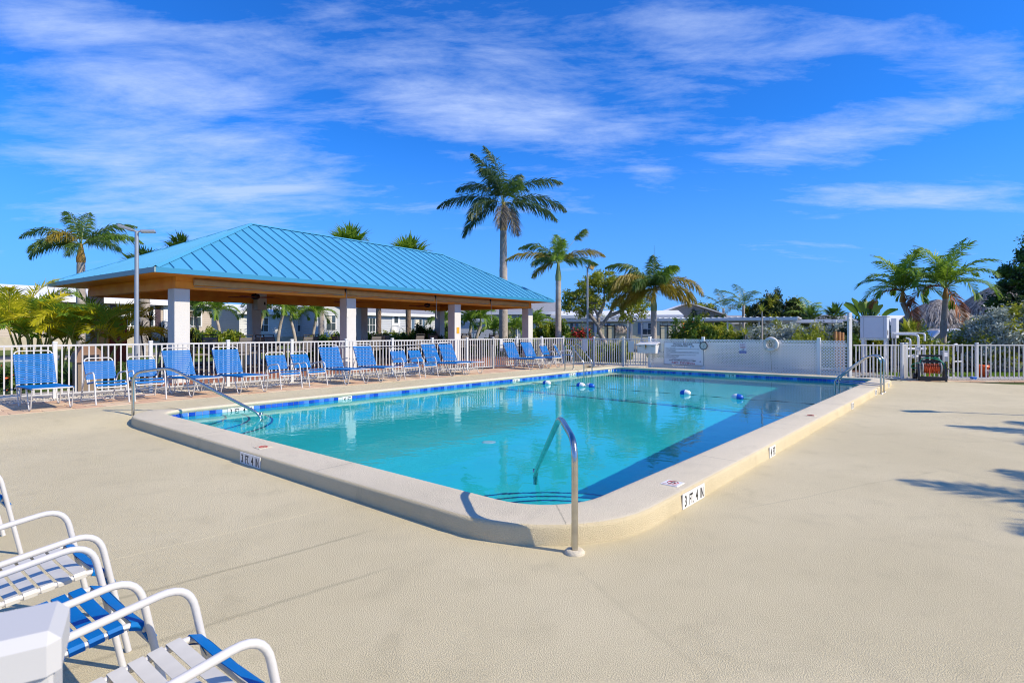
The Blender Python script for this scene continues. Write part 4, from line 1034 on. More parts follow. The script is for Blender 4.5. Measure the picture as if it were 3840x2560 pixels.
# the nearest chairs, bottom left
G = 'strap armchairs nearest the camera'
near = [((-1.018, 1.98), [strap_white]*7, [strap_white]*9, 'white strap armchair with one blue front strap, nearest the camera'),
        ((-1.70, 2.39), [strap_blue]*7, [strap_blue]*9, 'all blue strap armchair, second from the camera at bottom left'),
        ((-2.22, 2.89), [strap_white]*7, [strap_blue]*9, 'white strap armchair with a blue front strap, third from the camera'),
        ((-3.83, 4.12), [strap_blue]*7, [strap_blue]*9, 'blue strap armchair cut by the left edge of the photo')]
for (x, y), s, bk, lb in near:
    c = strap_chair(s, bk, lb, sw=.049, ns=7, nb=9, group=G, bw=.043, drop=strap_blue)
    ang = R(140+1.5); f = Vector((-math.sin(ang)*-1, 0, 0))
    fwd = Vector((math.sin(ang), -math.cos(ang), 0))          # local -y in the world
    c.rotation_euler = (0, 0, ang); c.location = Vector((x, y, .002)) - fwd*.27
# fence post right beside the camera
np_ = empty('gate_post', (-.628, .70, 0), R(33), label='white square fence post with a sloped cap in the bottom left corner', cat='post')
MB().bbox(-.050, .050, -.050, .050, 0, 1.20, .004).build('post', mat('chalky white vinyl', (.50,.50,.49), .6), np_)
MB().bbox(-.058, .058, -.058, .058, 1.185, 1.235, .013).build('cap', MATS['chalky white vinyl'], np_)
# an out-of-frame lounger on the right whose slats throw their shadow into the picture
lq = empty('lamp_post', (13.6, 9.2, 0), 0, label='lamp post outside the photo on the right whose thin shadow crosses the deck', cat='lamp post')
MB().tube([(0,0,0),(0,0,4.6)], .04, 8).build('pole', galv, lq); MB().bbox(-.5, .1, -.14, .14, 4.55, 4.62, .01).build('lamp_head', galv, lq)
q = Vector((14.35, 13.6, .002)); dup(ch, None, q, (0, 0, R(200)), label='blue strap lounger on the right deck, just outside the photo', group='blue strap loungers along the fence')
# ------------------------------------------------------------------ terrain behind the pavilion, in its frame
asph = mat('asphalt', (.10,.10,.10), .9, bump=.004, bscale=60, col2=(.15,.148,.145), vscale=.8)
conc = mat('concrete path', (.42,.39,.33), .9, bump=.003, bscale=40, col2=(.50,.46,.38), vscale=1.5)
mulch = mat('bark mulch', (.075,.03,.018), .95, bump=.02, bscale=60, col2=(.13,.06,.035), vscale=12)
def terr(name, ys, m, x0=-60, x1=90, lift=0):
    mb = MB(); vs = []
    for (y, z) in ys: vs += [PV(x0, y, z+lift), PV(x1, y, z+lift)]
    mb.add(vs, [(2*i, 2*i+1, 2*i+3, 2*i+2) for i in range(len(ys)-1)]); return mb.build(name, m, kind='structure')
terr('lawn_verge', [(9.4,-.06),(9.6,.06),(17,.22)], lawn_m); terr('road', [(17,.21),(22,.27)], asph); terr('road_kerb', [(16.9,.22),(16.9,.30),(17.05,.30),(17.05,.20)], conc); terr('lawn_verge', [(22,.27),(25.5,.5),(80,.55),(81,-.1)], lawn_m)
def flat(name, pts, z, m, **k): return MB().prism([tuple(p) for p in pts], z-.05, z).build(name, m, kind='structure')
flat('mulch_bed', [PV(2,9.6)[:2], PV(19.5,9.6)[:2], PV(19.5,11.2)[:2], PV(2,11.2)[:2]], .13, mulch)
flat('mulch_bed', [P(20.9,16)[:2], P(21.8,10.2)[:2], P(22.8,10.4)[:2], P(22.5,17)[:2]], .03, mulch)
flat('footpath', [(5.0,24.2),(5.9,23.6),(9.4,40),(8.0,40)], .075, conc)
flat('footpath', [(-1.0,31.5),(9,30.5),(9,31.9),(-1,32.9)], .071, conc)
flat('mulch_bed', [(11.9,20.4),(22,20.0),(24,23.2),(12,23.4)], .0, mulch)
flat('mulch_bed', [(6.0,26.0),(12.6,20.6),(15,24),(9,30)], .062, mulch)
flat('parking_road', [(-2,38),(40,33),(46,56),(-2,62)], -.02, asph)

# ------------------------------------------------------------------ foliage materials
def leafmat(name, c, c2, rough=.45, tr=.42, vs=1.2): return mat(name, c, rough, col2=c2, vscale=vs, trans=tr, spec=.4)
palm_g = leafmat('palm leaflet green', (.055,.125,.02), (.11,.20,.03)); palm_d = leafmat('deep palm leaflet', (.035,.085,.028), (.075,.14,.045))
palm_y = leafmat('yellowing palm leaflet', (.22,.20,.02), (.38,.28,.03)); palm_b = leafmat('bright palm leaflet', (.14,.27,.025), (.25,.38,.04))
palm_o = leafmat('dead orange frond', (.38,.12,.02), (.16,.045,.015), .8, .15); palm_gr = leafmat('grey dead frond', (.22,.20,.17), (.12,.11,.09), .8, .1)
areca = leafmat('areca leaflet', (.50,.52,.015), (.78,.66,.04), .4, .55); areca_s = mat('areca stem', (.30,.26,.04), .5)
leaf_g = leafmat('shrub leaf', (.05,.12,.015), (.12,.21,.025), vs=3); leaf_y = leafmat('lime shrub leaf', (.20,.27,.02), (.36,.38,.035), vs=3)
leaf_d = leafmat('dark tree leaf', (.025,.055,.018), (.055,.095,.03), vs=2); leaf_s = leafmat('silver leaf', (.30,.35,.28), (.56,.60,.50), .5, .15, 6)
leaf_w = leafmat('tree leaf olive', (.22,.27,.02), (.42,.42,.04), tr=.5, vs=2); leaf_c = leafmat('cordyline leaf', (.015,.025,.02), (.03,.04,.025), .35, .1)
flower_m = mat('orange flower', (.8,.12,.02), .6); red_f = mat('red flower', (.5,.02,.02), .6)
bark = mat('grey palm trunk', (.30,.26,.22), .9, bump=.02, bscale=9, col2=(.46,.41,.36), vscale=4); bark_b = mat('brown fibrous trunk', (.13,.085,.055), .95, bump=.05, bscale=10, col2=(.23,.16,.11), vscale=6)
shaft_g = mat('green crownshaft', (.17,.22,.07), .5, col2=(.26,.30,.12), vscale=2); shaft_o = mat('orange crownshaft', (.42,.16,.03), .6, col2=(.5,.33,.06), vscale=2)
bark_t = mat('smooth grey bark', (.20,.17,.14), .9, bump=.01, bscale=12, col2=(.34,.30,.26), vscale=3)

def frond_geo(mb, base, phi, el, L, droop, nl=34, ll=.42, lw=.028, plume=False, hang=.45, mi=0, rmi=1, bare=.12, side=0, taper=1.0, vang=22):
    """one feather leaf: curved rachis with leaflets on both sides"""
    n = 12; pts = []; p = Vector(base); ph, e = R(phi), R(el)
    for i in range(n+1):
        pts.append(p.copy()); t = i/n
        ee = e - R(droop)*(t**1.25); ph2 = ph + R(side)*t
        p = p + Vector((math.cos(ee)*math.cos(ph2), math.cos(ee)*math.sin(ph2), math.sin(ee)))*(L/n)
    mb.tube(pts, [max(.004, .022*(1-i/n*.85)) for i in range(n+1)], 4, mi=rmi, caps=False)
    vs, fs = [], []
    for k in range(nl):
        t = bare + (1-bare)*(k+.5)/nl; f = t*n; i = min(n-1, int(f)); q = pts[i].lerp(pts[i+1], f-i); tg = (pts[i+1]-pts[i]).normalized()
        sd = tg.cross(Vector((0,0,1)));
        if sd.length < .05: sd = Vector((math.sin(ph), -math.cos(ph), 0))
        sd.normalize(); up = sd.cross(tg).normalized()
        prof = (math.sin(math.pi*min(1, (t-bare)/(1-bare)*.86+.16)))**.6 * taper
        fw = R(28 + 38*t)
        for s in (-1, 1):
            for r_ in range(2 if plume else 1):
                a = R(random.uniform(-55, 60)) if plume else R(random.uniform(vang-14, vang+14))
                d = (sd*s*math.cos(a) + up*math.sin(a))*math.cos(fw) + tg*math.sin(fw)
                l = ll*prof*random.uniform(.82, 1.12); m1 = q + d*l*.45 + Vector((0,0,-hang*.12*l)); d2 = (d + Vector((0,0,-hang*random.uniform(.7, 1.5)))).normalized(); tip = m1 + d2*l*.58
                wv = tg*(lw*.5) if abs(d.dot(tg)) < .85 else sd*(lw*.5)
                if plume: wv = (tg+up*random.uniform(-.8,.8)).normalized()*(lw*.5)
                b0 = len(vs); vs += [q-wv*.4, q+wv*.4, m1+wv, m1-wv, tip]; fs += [(b0, b0+1, b0+2, b0+3), (b0+3, b0+2, b0+4)]
    mb.add(vs, fs, mi)
def palm(name, loc, h, fr, label, r0=.16, r1=.12, shaft=None, shl=.9, lean=(0,0), mats=None, barkm=None, group=None, spear=0, cat='palm tree', rings=True, bulge=0):
    """fr: list of dicts for frond_geo plus 'm' (leaf material)"""
    o = empty(name, loc, 0, label=label, cat=cat, group=group)
    n = 22; pts = []; rad = []
    hh = h - (shl if shaft else 0)
    for i in range(n+1):
        t = i/n; pts.append(Vector((lean[0]*t*t, lean[1]*t*t, hh*t))); rad.append((r0+(r1-r0)*t)*(1+bulge*math.sin(math.pi*t)*.5)*(1.35-.35*min(1, t*8)) * (1+(.035 if i % 2 else 0)*rings))
    MB().tube(pts, rad, 12).build('trunk', barkm or bark, o)
    top = pts[-1]; cr = Vector((lean[0], lean[1], h))
    if shaft:
        MB().tube([top+Vector((0,0,.0)), top.lerp(cr, .25), top.lerp(cr, .6), cr+Vector((0,0,.05))], [r1*1.12, r1*1.18, r1*.8, r1*.4], 12).build('crownshaft', shaft, o)
    for f in fr:
        f = dict(f); m = f.pop('m', palm_g); mb = MB(); off = Vector((math.cos(R(f['phi'])), math.sin(R(f['phi'])), 0))*.05
        frond_geo(mb, cr+off+Vector((0,0,f.pop('dz', 0))), **f); mb.build('frond', [m, shaft_g if m is not palm_o else palm_o], o)
    if spear: MB().tube([cr, cr+Vector((.03,0,spear))], [.03, .004], 5).build('spear_leaf', palm_g, o)
    return o
def F(phi, el, L, droop, m=None, **k):
    d = dict(phi=phi, el=el, L=L, droop=droop); d.update(k)
    if m: d['m'] = m
    return d
# tall royal palm
ro = dict(nl=66, ll=1.0, lw=.062, plume=True, hang=.8)
palm('royal_palm', (-.55, 36, .0), 9.75, [F(172,22,4.6,62,palm_d,**ro), F(150,52,4.3,85,palm_d,**ro), F(112,82,4.6,40,palm_d,**ro,side=45), F(200,-18,3.7,60,palm_d,**ro), F(60,68,3.6,60,palm_d,**ro), F(22,50,4.9,72,palm_d,**ro), F(5,22,4.4,72,palm_d,**ro),
     F(-20,2,4.0,60,palm_d,**ro), F(-70,40,3.6,90,palm_g,**ro), F(-115,62,3.8,100,palm_d,**ro), F(-95,-30,2.8,40,palm_gr,**ro), F(-60,-45,2.9,20,palm_gr,**ro), F(75,10,3.6,60,palm_d,**ro), F(-140,5,3.3,80,palm_d,**ro), F(205,75,3.8,55,palm_d,**ro)],
     'tallest royal palm with grey trunk rising behind the right end of the pavilion roof', .27, .20, shaft_o, 1.75, spear=2.6, bulge=.25)
fx = dict(nl=60, ll=.62, lw=.042, plume=True, hang=.75)
palm('foxtail_palm', (2.55, 31, 0), 5.35, [F(178,30,3.1,70,palm_y,**fx), F(165,58,2.7,95,palm_g,**fx), F(95,82,1.8,30,palm_b,**fx), F(-85,60,1.9,60,palm_b,**fx), F(-100,25,1.7,70,palm_b,**fx), F(8,38,2.9,75,palm_y,**fx), F(-8,16,2.2,50,palm_g,**fx), F(40,52,3.0,18,palm_g,**{**fx,'bare':.62}), F(60,40,2.2,70,palm_g,**fx), F(130,40,2.0,60,palm_g,**fx), F(-150,20,1.8,70,palm_g,**fx), F(190,-10,1.7,50,palm_y,**fx)],
     'mid height palm with ringed trunk standing just right of the pavilion', .17, .145, shaft_g, 1.0, spear=1.5)
fy = dict(fx); fy.update(ll=.72, lw=.05, nl=64, hang=.95)
palm('foxtail_palm', (7.55, 30, 0), 3.75, [F(-75,25,2.3,105,palm_y,**fy), F(160,-5,2.0,60,palm_y,**fy), F(-5,5,2.2,70,palm_y,**fy), F(50,60,2.3,90,palm_g,**fy), F(-110,10,2.0,80,palm_y,**fy), F(165,66,3.25,100,palm_g,**fy), F(185,30,2.99,110,palm_y,**fy), F(175,8,2.60,80,palm_y,**fy), F(80,85,2.21,40,palm_g,**fy), F(20,72,2.21,80,palm_g,**fy), F(10,40,3.38,115,palm_y,**fy), F(-30,18,2.60,95,palm_y,**fy), F(-90,50,2.47,110,palm_g,**fy), F(-130,40,2.60,110,palm_g,**fy), F(120,55,2.47,80,palm_g,**fy), F(-60,70,2.21,90,palm_b,**fy), F(200,50,3.12,130,palm_y,**fy)],
     'short yellowing palm between the pavilion and the lattice screen', .175, .15, shaft_g, 1.1, spear=2.4)
palm('foxtail_palm', (-19.9, 26, 0), 5.55, [F(180,40,3.14,85,palm_g,**fx), F(150,72,2.46,60,palm_g,**fx), F(110,78,2.13,50,palm_g,**fx), F(40,55,2.58,70,palm_g,**fx), F(5,30,2.91,70,palm_b,**fx), F(-15,15,2.46,60,palm_g,**fx), F(-90,40,2.13,110,palm_y,**fx), F(-130,20,2.13,90,palm_g,**fx), F(-70,0,1.79,60,palm_g,**fx), F(70,45,2.24,70,palm_g,**fx), F(200,15,2.24,90,palm_g,**fx)],
     'palm with arching plumes behind the left end of the pavilion roof', .22, .16, shaft_o, .8, spear=1.2)
ad = dict(nl=38, ll=.70, lw=.06, hang=.7, vang=34)
def adon(loc, h, label, lean, n=15, s=1.0, orange=2, group='short palms on the right', m=palm_g, sh=shaft_g, r=.12):
    fr = []
    for i in range(n):
        phi = i*137.5+random.uniform(-10, 10); el = 88-72*(i/n)+random.uniform(-5, 5)
        fr.append(F(phi, el, s*random.uniform(1.7, 2.05), 52+58*min(1, 1.6*i/n)+random.uniform(-10, 14), m if i % 3 else palm_b, **ad))
    for k in range(orange): fr.append(F((-95, 190, 20)[k]+random.uniform(-8,8), (-50, 8, 0)[k], s*1.7, (35, 85, 75)[k], palm_o, **ad))
    return palm('adonidia_palm', loc, h, fr, label, r*1.15, r*.85, sh, .5, lean, group=group, spear=s*.5)
adon((17.75, 24.6, 0), 3.35, 'left one of two palms by the thatched hut, dead orange frond hanging at its left', (-.55, .2), n=16, s=1.1, sh=shaft_o, m=palm_b)
adon((18.35, 24.0, 0), 3.45, 'right one of two palms by the thatched hut, orange frond hanging below its crown', (.05, -.1), n=17, s=1.2, sh=shaft_o, m=palm_b)
for (px_, Y, h, lab, m) in ((745, 37, 2.9, 'bushy palm left of the inner grey column seen through the pavilion', palm_g), (830, 36, 2.7, 'arching palm beside the inner grey column seen through the pavilion', palm_b), (962, 34, 2.7, 'palm with an upright green trunk just right of the inner grey column', palm_g), (1040, 35, 2.9, 'palm leaning right in mid view under the pavilion roof', palm_b), (1110, 37, 2.6, 'yellow green palm group member left of the second white column', palm_b), (1170, 38, 2.6, 'small bright palm seen just left of the second white column', palm_b)):
    k = (px_-1920)/2112; adon((k*Y, Y, .15), h, lab, (random.uniform(-.4,.5), 0), 12, .9, 1 if px_ in (745, 962) else 0, 'palms seen through the pavilion', m, r=.10)
for (px_, Y, h, lab) in ((1755, 41, 2.2, 'leaning palm with slender trunk left of the royal palm trunk'), (1780, 40, 2.4, 'second leaning slender palm left of the royal palm trunk'), (1830, 43, 1.5, 'low green palm under the carport left of the royal palm'), (1915, 42, 1.6, 'low yellow green palm under the carport behind the royal palm trunk'), (1995, 44, 2.0, 'green palm showing above the carport left of the ringed palm trunk'), (1645, 40, 2.2, 'bushy palm beside the third white column of the pavilion')):
    k = (px_-1920)/2112; adon((k*Y, Y, .05), h, lab, (random.uniform(0,.5), 0), 11, .8, 0, 'palms behind the pavilion', palm_b, r=.12)
co = dict(nl=30, ll=.9, lw=.07, hang=.7)
palm('coconut_palm', (22.6, 55, 0), 4.1, [F(a, e, 3.0, 70, palm_g if a != 200 else palm_y, **co) for (a, e) in ((180,30),(200,0),(150,60),(100,80),(40,60),(10,35),(-80,50),(-120,20),(60,20))], 'coconut palm against a dark tree above the carport roof', .16, .12)
palm('royal_palm', (22.9, 61, 0), 4.0, [F(a, e, 2.9, 60, palm_d, **co) for (a, e) in ((180,25),(160,55),(100,80),(40,55),(5,28),(-15,5),(195,5),(-90,40))], 'small dark royal palm above the middle of the carport roof', .16, .12)
palm('foxtail_palm', (28.9, 55, 0), 3.1, [F(a, e, 2.4, 60, palm_b, **co) for (a, e) in ((180,30),(150,65),(90,80),(30,60),(0,30),(-90,45))], 'low bright palm right of the dark tree above the carport', .16, .12)

def fan_leaf(mb, base, phi, el, pet, rad, ns=22, droop=.5, mi=0):
    ph, e = R(phi), R(el); d = Vector((math.cos(e)*math.cos(ph), math.cos(e)*math.sin(ph), math.sin(e))); hub = Vector(base)+d*pet
    mb.tube([Vector(base), hub], [.02, .012], 4, mi=1, caps=False)
    sd = d.cross(Vector((0,0,1))).normalized(); vs, fs = [], []
    for k in range(ns):
        a = R(-125+250*k/(ns-1)); dd = d*math.cos(a)+sd*math.sin(a); l = rad*random.uniform(.85, 1.05)*(1-.15*abs(math.sin(a/2)))
        dd = (dd+Vector((0,0,.12))).normalized(); m1 = hub+dd*l*.55; tip = m1+(dd+Vector((0,0,-droop*random.uniform(.6,1.4)))).normalized()*l*.5
        w = dd.cross(Vector((0,0,1))); w = (w.normalized() if w.length > .01 else sd)*rad*.055
        b = len(vs); vs += [hub, m1+w, m1-w, tip]; fs += [(b, b+1, b+2), (b+2, b+1, b+3)]
    mb.add(vs, fs, mi)
def fan_palm(loc, h, label, n=26, pet=.9, rad=.85, m=palm_g, r=.2, group='fan palms', barkm=None, name='sabal_palm'):
    o = empty(name, loc, 0, label=label, cat='palm tree', group=group)
    MB().tube([Vector((0,0,h*t/14)) for t in range(15)], [r*(1.08 if t % 2 else 1) for t in range(15)], 12).build('trunk', barkm or bark_b, o)
    for i in range(n):
        mb = MB(); fan_leaf(mb, (0,0,h), i*137.5, 85-115*(i/n)+random.uniform(-8, 8), pet*random.uniform(.85,1.1), rad); mb.build('fan_leaf', [m, shaft_g], o)
    return o
fan_palm((-25.3, 43, 0), 7.5, 'small fan palm crown just above the left slope of the pavilion roof', rad=1.0, pet=.8, m=palm_g)
fan_palm((-12.9, 44.5, 0), 7.6, 'fan palm crown above the ridge of the pavilion roof, the left larger one', rad=1.45, pet=1.3, n=40, m=palm_b)
fan_palm((-8.2, 44.5, 0), 6.7, 'fan palm crown above the right end of the pavilion ridge', rad=1.45, pet=1.3, n=40, m=palm_b)
fan_palm((-10.3, 43.5, 0), 4.6, 'fan palm with rough brown trunk seen between the second and third white columns', n=14)
fan_palm((-14.9, 44, 0), 4.9, 'fan palm with smooth grey trunk left of the second white column', n=14, barkm=bark, r=.22)
fan_palm((-19.6, 30, 0), 4.6, 'stout grey palm trunk just right of the near white column', n=16, barkm=bark, r=.26)
fan_palm((6.3, 45, 0), 3.4, 'silver blue fan palm behind the floodlight pole', n=22, m=leaf_s, rad=1.0, name='bismarck_palm', barkm=bark)
for (x, y, h, lb) in ((23.4, 44, 2.3, 'left fan palm of the pair above the low carport at the right'), (25.2, 44, 2.6, 'right fan palm of the pair above the low carport at the right'), (27.3, 43, 1.9, 'grey fan palm with drooping leaves left of the banana leaves')):
    fan_palm((x, y, 0), h, lb, n=22, rad=.8, pet=.6, m=palm_g if x < 27 else palm_gr)
fan_palm((15.5, 21.9, 0), 1.2, 'spiky round leaved palm behind the white heater box', n=14, rad=.5, pet=.5, m=leaf_y)
# traveller / banana-like leaves
bp = empty('banana_plant', (19.6, 31, 0), 0, label='tall banana leaved plant above the white heater box', cat='plant')
for i in range(17):
    ph = R(-20+14*i+random.uniform(-6,6)); el = R(48+30*abs(math.sin(i*1.9))); pts = []
    d = Vector((math.cos(el)*math.cos(ph), math.cos(el)*math.sin(ph)*.5, math.sin(el))); p = Vector((0,0,1.6))
    L_ = 1.0+.5*random.random(); vs, fs = [], []; sd = Vector((math.sin(ph)*.4, .2, 0)).cross(d); sd = d.cross(Vector((0,1,.1))).normalized()
    pet = p + d*1.1
    for k in range(9):
        t = k/8; q = pet + d*L_*t + Vector((0,0,-.5*t*t)); w = .15*math.sin(math.pi*(.1+.86*t))**.7
        vs += [q-sd*w+Vector((0,0,-.06)), q, q+sd*w+Vector((0,0,-.06))]
    for k in range(8): fs += [(3*k, 3*k+1, 3*k+4, 3*k+3), (3*k+1, 3*k+2, 3*k+5, 3*k+4)]
    mb = MB().add(vs, fs, 0); mb.tube([p, pet], .035, 5, mi=0); mb.build('leaf', palm_g if i % 3 else palm_b, bp)
MB().tube([(0,0,0),(0,0,1.8)], .13, 8).build('trunk', bark, bp)

def areca_clump(loc, label, n, h=1.0, spread=.6, s=1.0, group='areca palms at the left edge', stems=6):
    o = empty('areca_palm', loc, 0, label=label, cat='palm', group=group); tips = []
    for i in range(stems):
        a = 6.283*i/stems+random.uniform(-.4,.4); b = Vector((.15*math.cos(a), .15*math.sin(a), 0)); t = Vector((spread*math.cos(a), spread*math.sin(a), h*random.uniform(.8,1.25)))
        MB().tube([b, b.lerp(t, .5)+Vector((0,0,.1)), t], [.035,.032,.025], 7).build('stem', areca_s, o); tips.append(t)
    for i in range(n):
        t = tips[i % stems]; ph = math.degrees(math.atan2(t.y, t.x))+random.uniform(-110, 110)
        mb = MB(); frond_geo(mb, t, ph, random.uniform(28, 80), s*random.uniform(1.25, 1.8), random.uniform(50, 95), nl=30, ll=.60*s, lw=.06, hang=.5, vang=38); mb.build('frond', [areca if i % 5 else palm_b, areca_s], o)
    return o
areca_clump((-14.7, 17.2, 0), 'leftmost yellow green areca palm clump cut by the left edge', 20, 1.5, .5)
areca_clump((-13.5, 16.6, 0), 'yellow green areca palm clump second from the left edge', 22, 1.45, .6)
areca_clump((-12.4, 16.8, 0), 'yellow areca palm clump with fronds reaching toward the lamp post', 22, 1.4, .6, 1.05)
areca_clump((-15.6, 18.4, 0), 'taller areca palm clump at the very left behind the others', 18, 1.7, .5)

def rosette(o, c, n, L, w, m, up=.3, name='leaf_rosette'):
    vs, fs = [], []
    for i in range(n):
        z = 1-1.5*(i+.5)/n; ph = i*2.4; r_ = math.sqrt(max(0, 1-z*z)); d = Vector((r_*math.cos(ph), r_*math.sin(ph), z+up)).normalized(); s = d.cross(Vector((0,0,1)))
        s = (s.normalized() if s.length > .05 else Vector((1,0,0)))*w/2; l = L*random.uniform(.8, 1.1); m1 = Vector(c)+d*l*.5; tip = m1+(d+Vector((0,0,-.35))).normalized()*l*.5; b = len(vs)
        vs += [Vector(c)+s*.5, Vector(c)-s*.5, m1-s, m1+s, tip]; fs += [(b, b+1, b+2, b+3), (b+3, b+2, b+4)]
    return MB().add(vs, fs, 0).build(name, m, o)
def spiky(loc, heads, label, L=.55, w=.03, m=None, cat='plant', name='cordyline', stemm=None, n=60):
    o = empty(name, loc, 0, label=label, cat=cat)
    for (x, y, z) in heads:
        MB().tube([(x*.3, y*.3, 0), (x*.7, y*.7, z*.5), (x, y, z)], [.035,.03,.025], 6).build('stem', stemm or bark, o); rosette(o, (x, y, z), n, L, w, m or leaf_c)
    return o
spiky((-13.1, 20.4, 0), [(0,0,1.95), (.35,.1,1.45), (-.35,0,1.6), (.1,-.2,1.15), (.55,0,1.0)], 'dark spiky cordyline left of the near white column')
spiky((-11.5, 19.8, 0), [(0,0,2.2), (.15,.1,1.3), (-.3,0,1.5), (.35,.1,1.0)], 'dark spiky cordyline right of the near white column')
spiky((9.55, 21.5, 0), [(0,0,2.35)], 'single yucca head on a thin pale stem behind the life ring', .42, .03, leaf_y, name='yucca', n=34)
spiky((9.0, 21.7, 0), [(0,0,1.45)], 'low spiky yellow green plant rising behind the lattice', .5, .03, leaf_y, name='yucca', n=40)
for i, (x, y, lb) in enumerate(((-11.4, 14.6, 'arching green cycad behind the first fence post'), (-10.2, 14.9, 'arching green cycad between the fence and the litter bin'), (-12.3, 14.4, 'low dark cycad below the areca palms'))):
    o = empty('cycad', (x, y, .08), 0, label=lb, cat='plant', group='cycads behind the left fence')
    for k in range(16):
        mb = MB(); frond_geo(mb, (0,0,.15), k*137.5, 70-55*(k/16), .95, 75, nl=26, ll=.20, lw=.02, hang=.2); mb.build('frond', [palm_g if i < 2 else palm_d, palm_g], o)
    MB().lathe([(.09,0),(.11,.1),(.07,.2)], 8).build('trunk', bark_b, o)

# ------------------------------------------------------------------ shrubs and trees of leaf-sized faces
def leaves(name, parent, blobs, n, size, mats, flat_=.0, wts=None, seed=0):
    """blobs: (cx,cy,cz, rx,ry,rz, weight); leaves crowd the outer skin and clump"""
    g = np.random.default_rng(seed+11); B = np.array(blobs, float); w = B[:,3]*B[:,4]*B[:,5]*B[:,6] if B.shape[1] > 6 else B[:,3]*B[:,4]*B[:,5]
    w = w**.7; pick = g.choice(len(B), n, p=w/w.sum())
    nc = 42; cl = g.normal(size=(len(B), nc, 3)); cl /= np.linalg.norm(cl, axis=2, keepdims=True); clr = g.uniform(.45, 1.0, (len(B), nc, 1)); cl = cl*clr
    ci = g.integers(0, nc, n); c = cl[pick, ci] + g.normal(size=(n,3))*.15
    pos = B[pick,:3] + c*B[pick,3:6]
    if pos[:,2].min() < .03: pos[:,2] = np.maximum(pos[:,2], .03+g.uniform(0,.1,n))
    d = g.normal(size=(n,3)); d[:,2] = np.abs(d[:,2])*.6+.1; d /= np.linalg.norm(d, axis=1, keepdims=True)
    t = np.cross(d, g.normal(size=(n,3))); t /= np.linalg.norm(t, axis=1, keepdims=True)
    s = size*g.uniform(.6, 1.25, (n,1)); b = np.cross(d, t)
    v = np.stack([pos-t*s, pos-b*s*.42-t*s*.1, pos+t*s, pos+b*s*.42-t*s*.1], 1).reshape(-1,3)
    me = bpy.data.meshes.new(name); me.vertices.add(4*n); me.vertices.foreach_set('co', v.ravel()); me.loops.add(4*n); me.loops.foreach_set('vertex_index', np.arange(4*n, dtype=np.int32))
    me.polygons.add(n); me.polygons.foreach_set('loop_start', np.arange(0, 4*n, 4, dtype=np.int32)); me.polygons.foreach_set('loop_total', np.full(n, 4, dtype=np.int32))
    mi = (ci % len(mats)) if wts is None else g.choice(len(mats), n, p=wts)
    me.polygons.foreach_set('material_index', mi.astype(np.int32)); me.update(); me.validate()
    for m in mats: me.materials.append(m)
    return link(name, me, None, parent)
SD = [0]
def shrub(loc, blobs, n, size, mats, label, name='shrub', cat='shrub', group=None, wts=None, stems=4, flowers=None):
    SD[0] += 1; o = empty(name, loc, 0, label=label, cat=cat, group=group)
    leaves('foliage', o, blobs, int(n*2.0), size*1.35, mats, wts=wts, seed=SD[0])
    mb = MB()
    for i in range(stems):
        b = random.choice(blobs); a = random.uniform(0, 6.28); mb.tube([(b[0]*.5, b[1]*.5, 0), (b[0]+.3*b[3]*math.cos(a), b[1]+.3*b[4]*math.sin(a), b[2]*.6), (b[0]+.6*b[3]*math.cos(a), b[1]+.6*b[4]*math.sin(a), b[2]+b[5]*.5)], [.03,.022,.01], 5)
    mb.build('stems', bark_t, o)
    if flowers: leaves('flowers', o, [(b[0], b[1]-.05, b[2]+.05, b[3], b[4], b[5], 1) for b in blobs], flowers[0], flowers[1], [flowers[2]], seed=SD[0]+50)
    return o
def at(px_, Y, z=0): return Vector(((px_-1920)/2112*Y, Y, z))
def hedge(px0, px1, Y0, Y1, z1, label, mats, n=9000, size=.05, depth=.6, z0=.0, name='hedge', cat='hedge', **k):
    a, b = at(px0, Y0), at(px1, Y1); m = max(2, int((b-a).length/.8)); bl = []
    for i in range(m+1):
        q = a.lerp(b, i/m)-a; h = z1*random.uniform(.88, 1.06); bl.append((q.x, q.y, z0+(h-z0)*.52, .62, depth, (h-z0)*.5, 1))
    return shrub(a, bl, n, size, mats, label, name, cat, **k)
hedge(735, 890, 29.5, 32.5, 1.62, 'clipped green hedge between the near column and the inner grey column', [leaf_g, leaf_y], 9000, .06, z0=.1)
hedge(1385, 1490, 33, 36, 1.55, 'yellow green low hedge seen under the pavilion by the brown palm trunks', [leaf_y, leaf_g], 6000, .06)
hedge(1500, 1560, 33, 34, 1.55, 'green low hedge seen left of the inner right column', [leaf_g, leaf_y], 4000, .06)
hedge(1585, 1670, 33, 35, 1.95, 'dark round hedge left of the third white column', [leaf_g, leaf_d], 7000, .06)
hedge(1180, 1330, 31, 34, 1.35, 'low leafy hedge below the small palms under the pavilion', [leaf_g, leaf_y], 6000, .06)
hedge(1715, 1960, 34, 36, 1.15, 'low dark hedge behind the gate right of the pavilion columns', [leaf_g, leaf_d], 8000, .06)
hedge(2000, 2105, 35, 35, 2.0, 'bright green shrub beside the last white column of the pavilion', [leaf_g, leaf_y], 7000, .065, name='shrub', cat='shrub')
hedge(2120, 2330, 29, 28, 1.0, 'variegated yellow green shrub row behind the far picket fence', [leaf_y, leaf_g], 9000, .05)
hedge(2150, 2200, 36, 36, 1.9, 'red leaved croton shrub beside the floodlight pole', [red_f, leaf_g], 1500, .06, name='croton', cat='shrub')
hedge(2570, 2660, 26.5, 26, 2.15, 'tall flowering bush with orange blooms behind the rules sign', [leaf_g, leaf_w], 8000, .055, name='flowering_bush', cat='shrub', flowers=(50, .05, flower_m))
hedge(2670, 2840, 26, 25, 1.68, 'green flowering hedge behind the lattice between the bush and the silver hedge', [leaf_g, leaf_w], 11000, .05, flowers=(70, .045, flower_m))
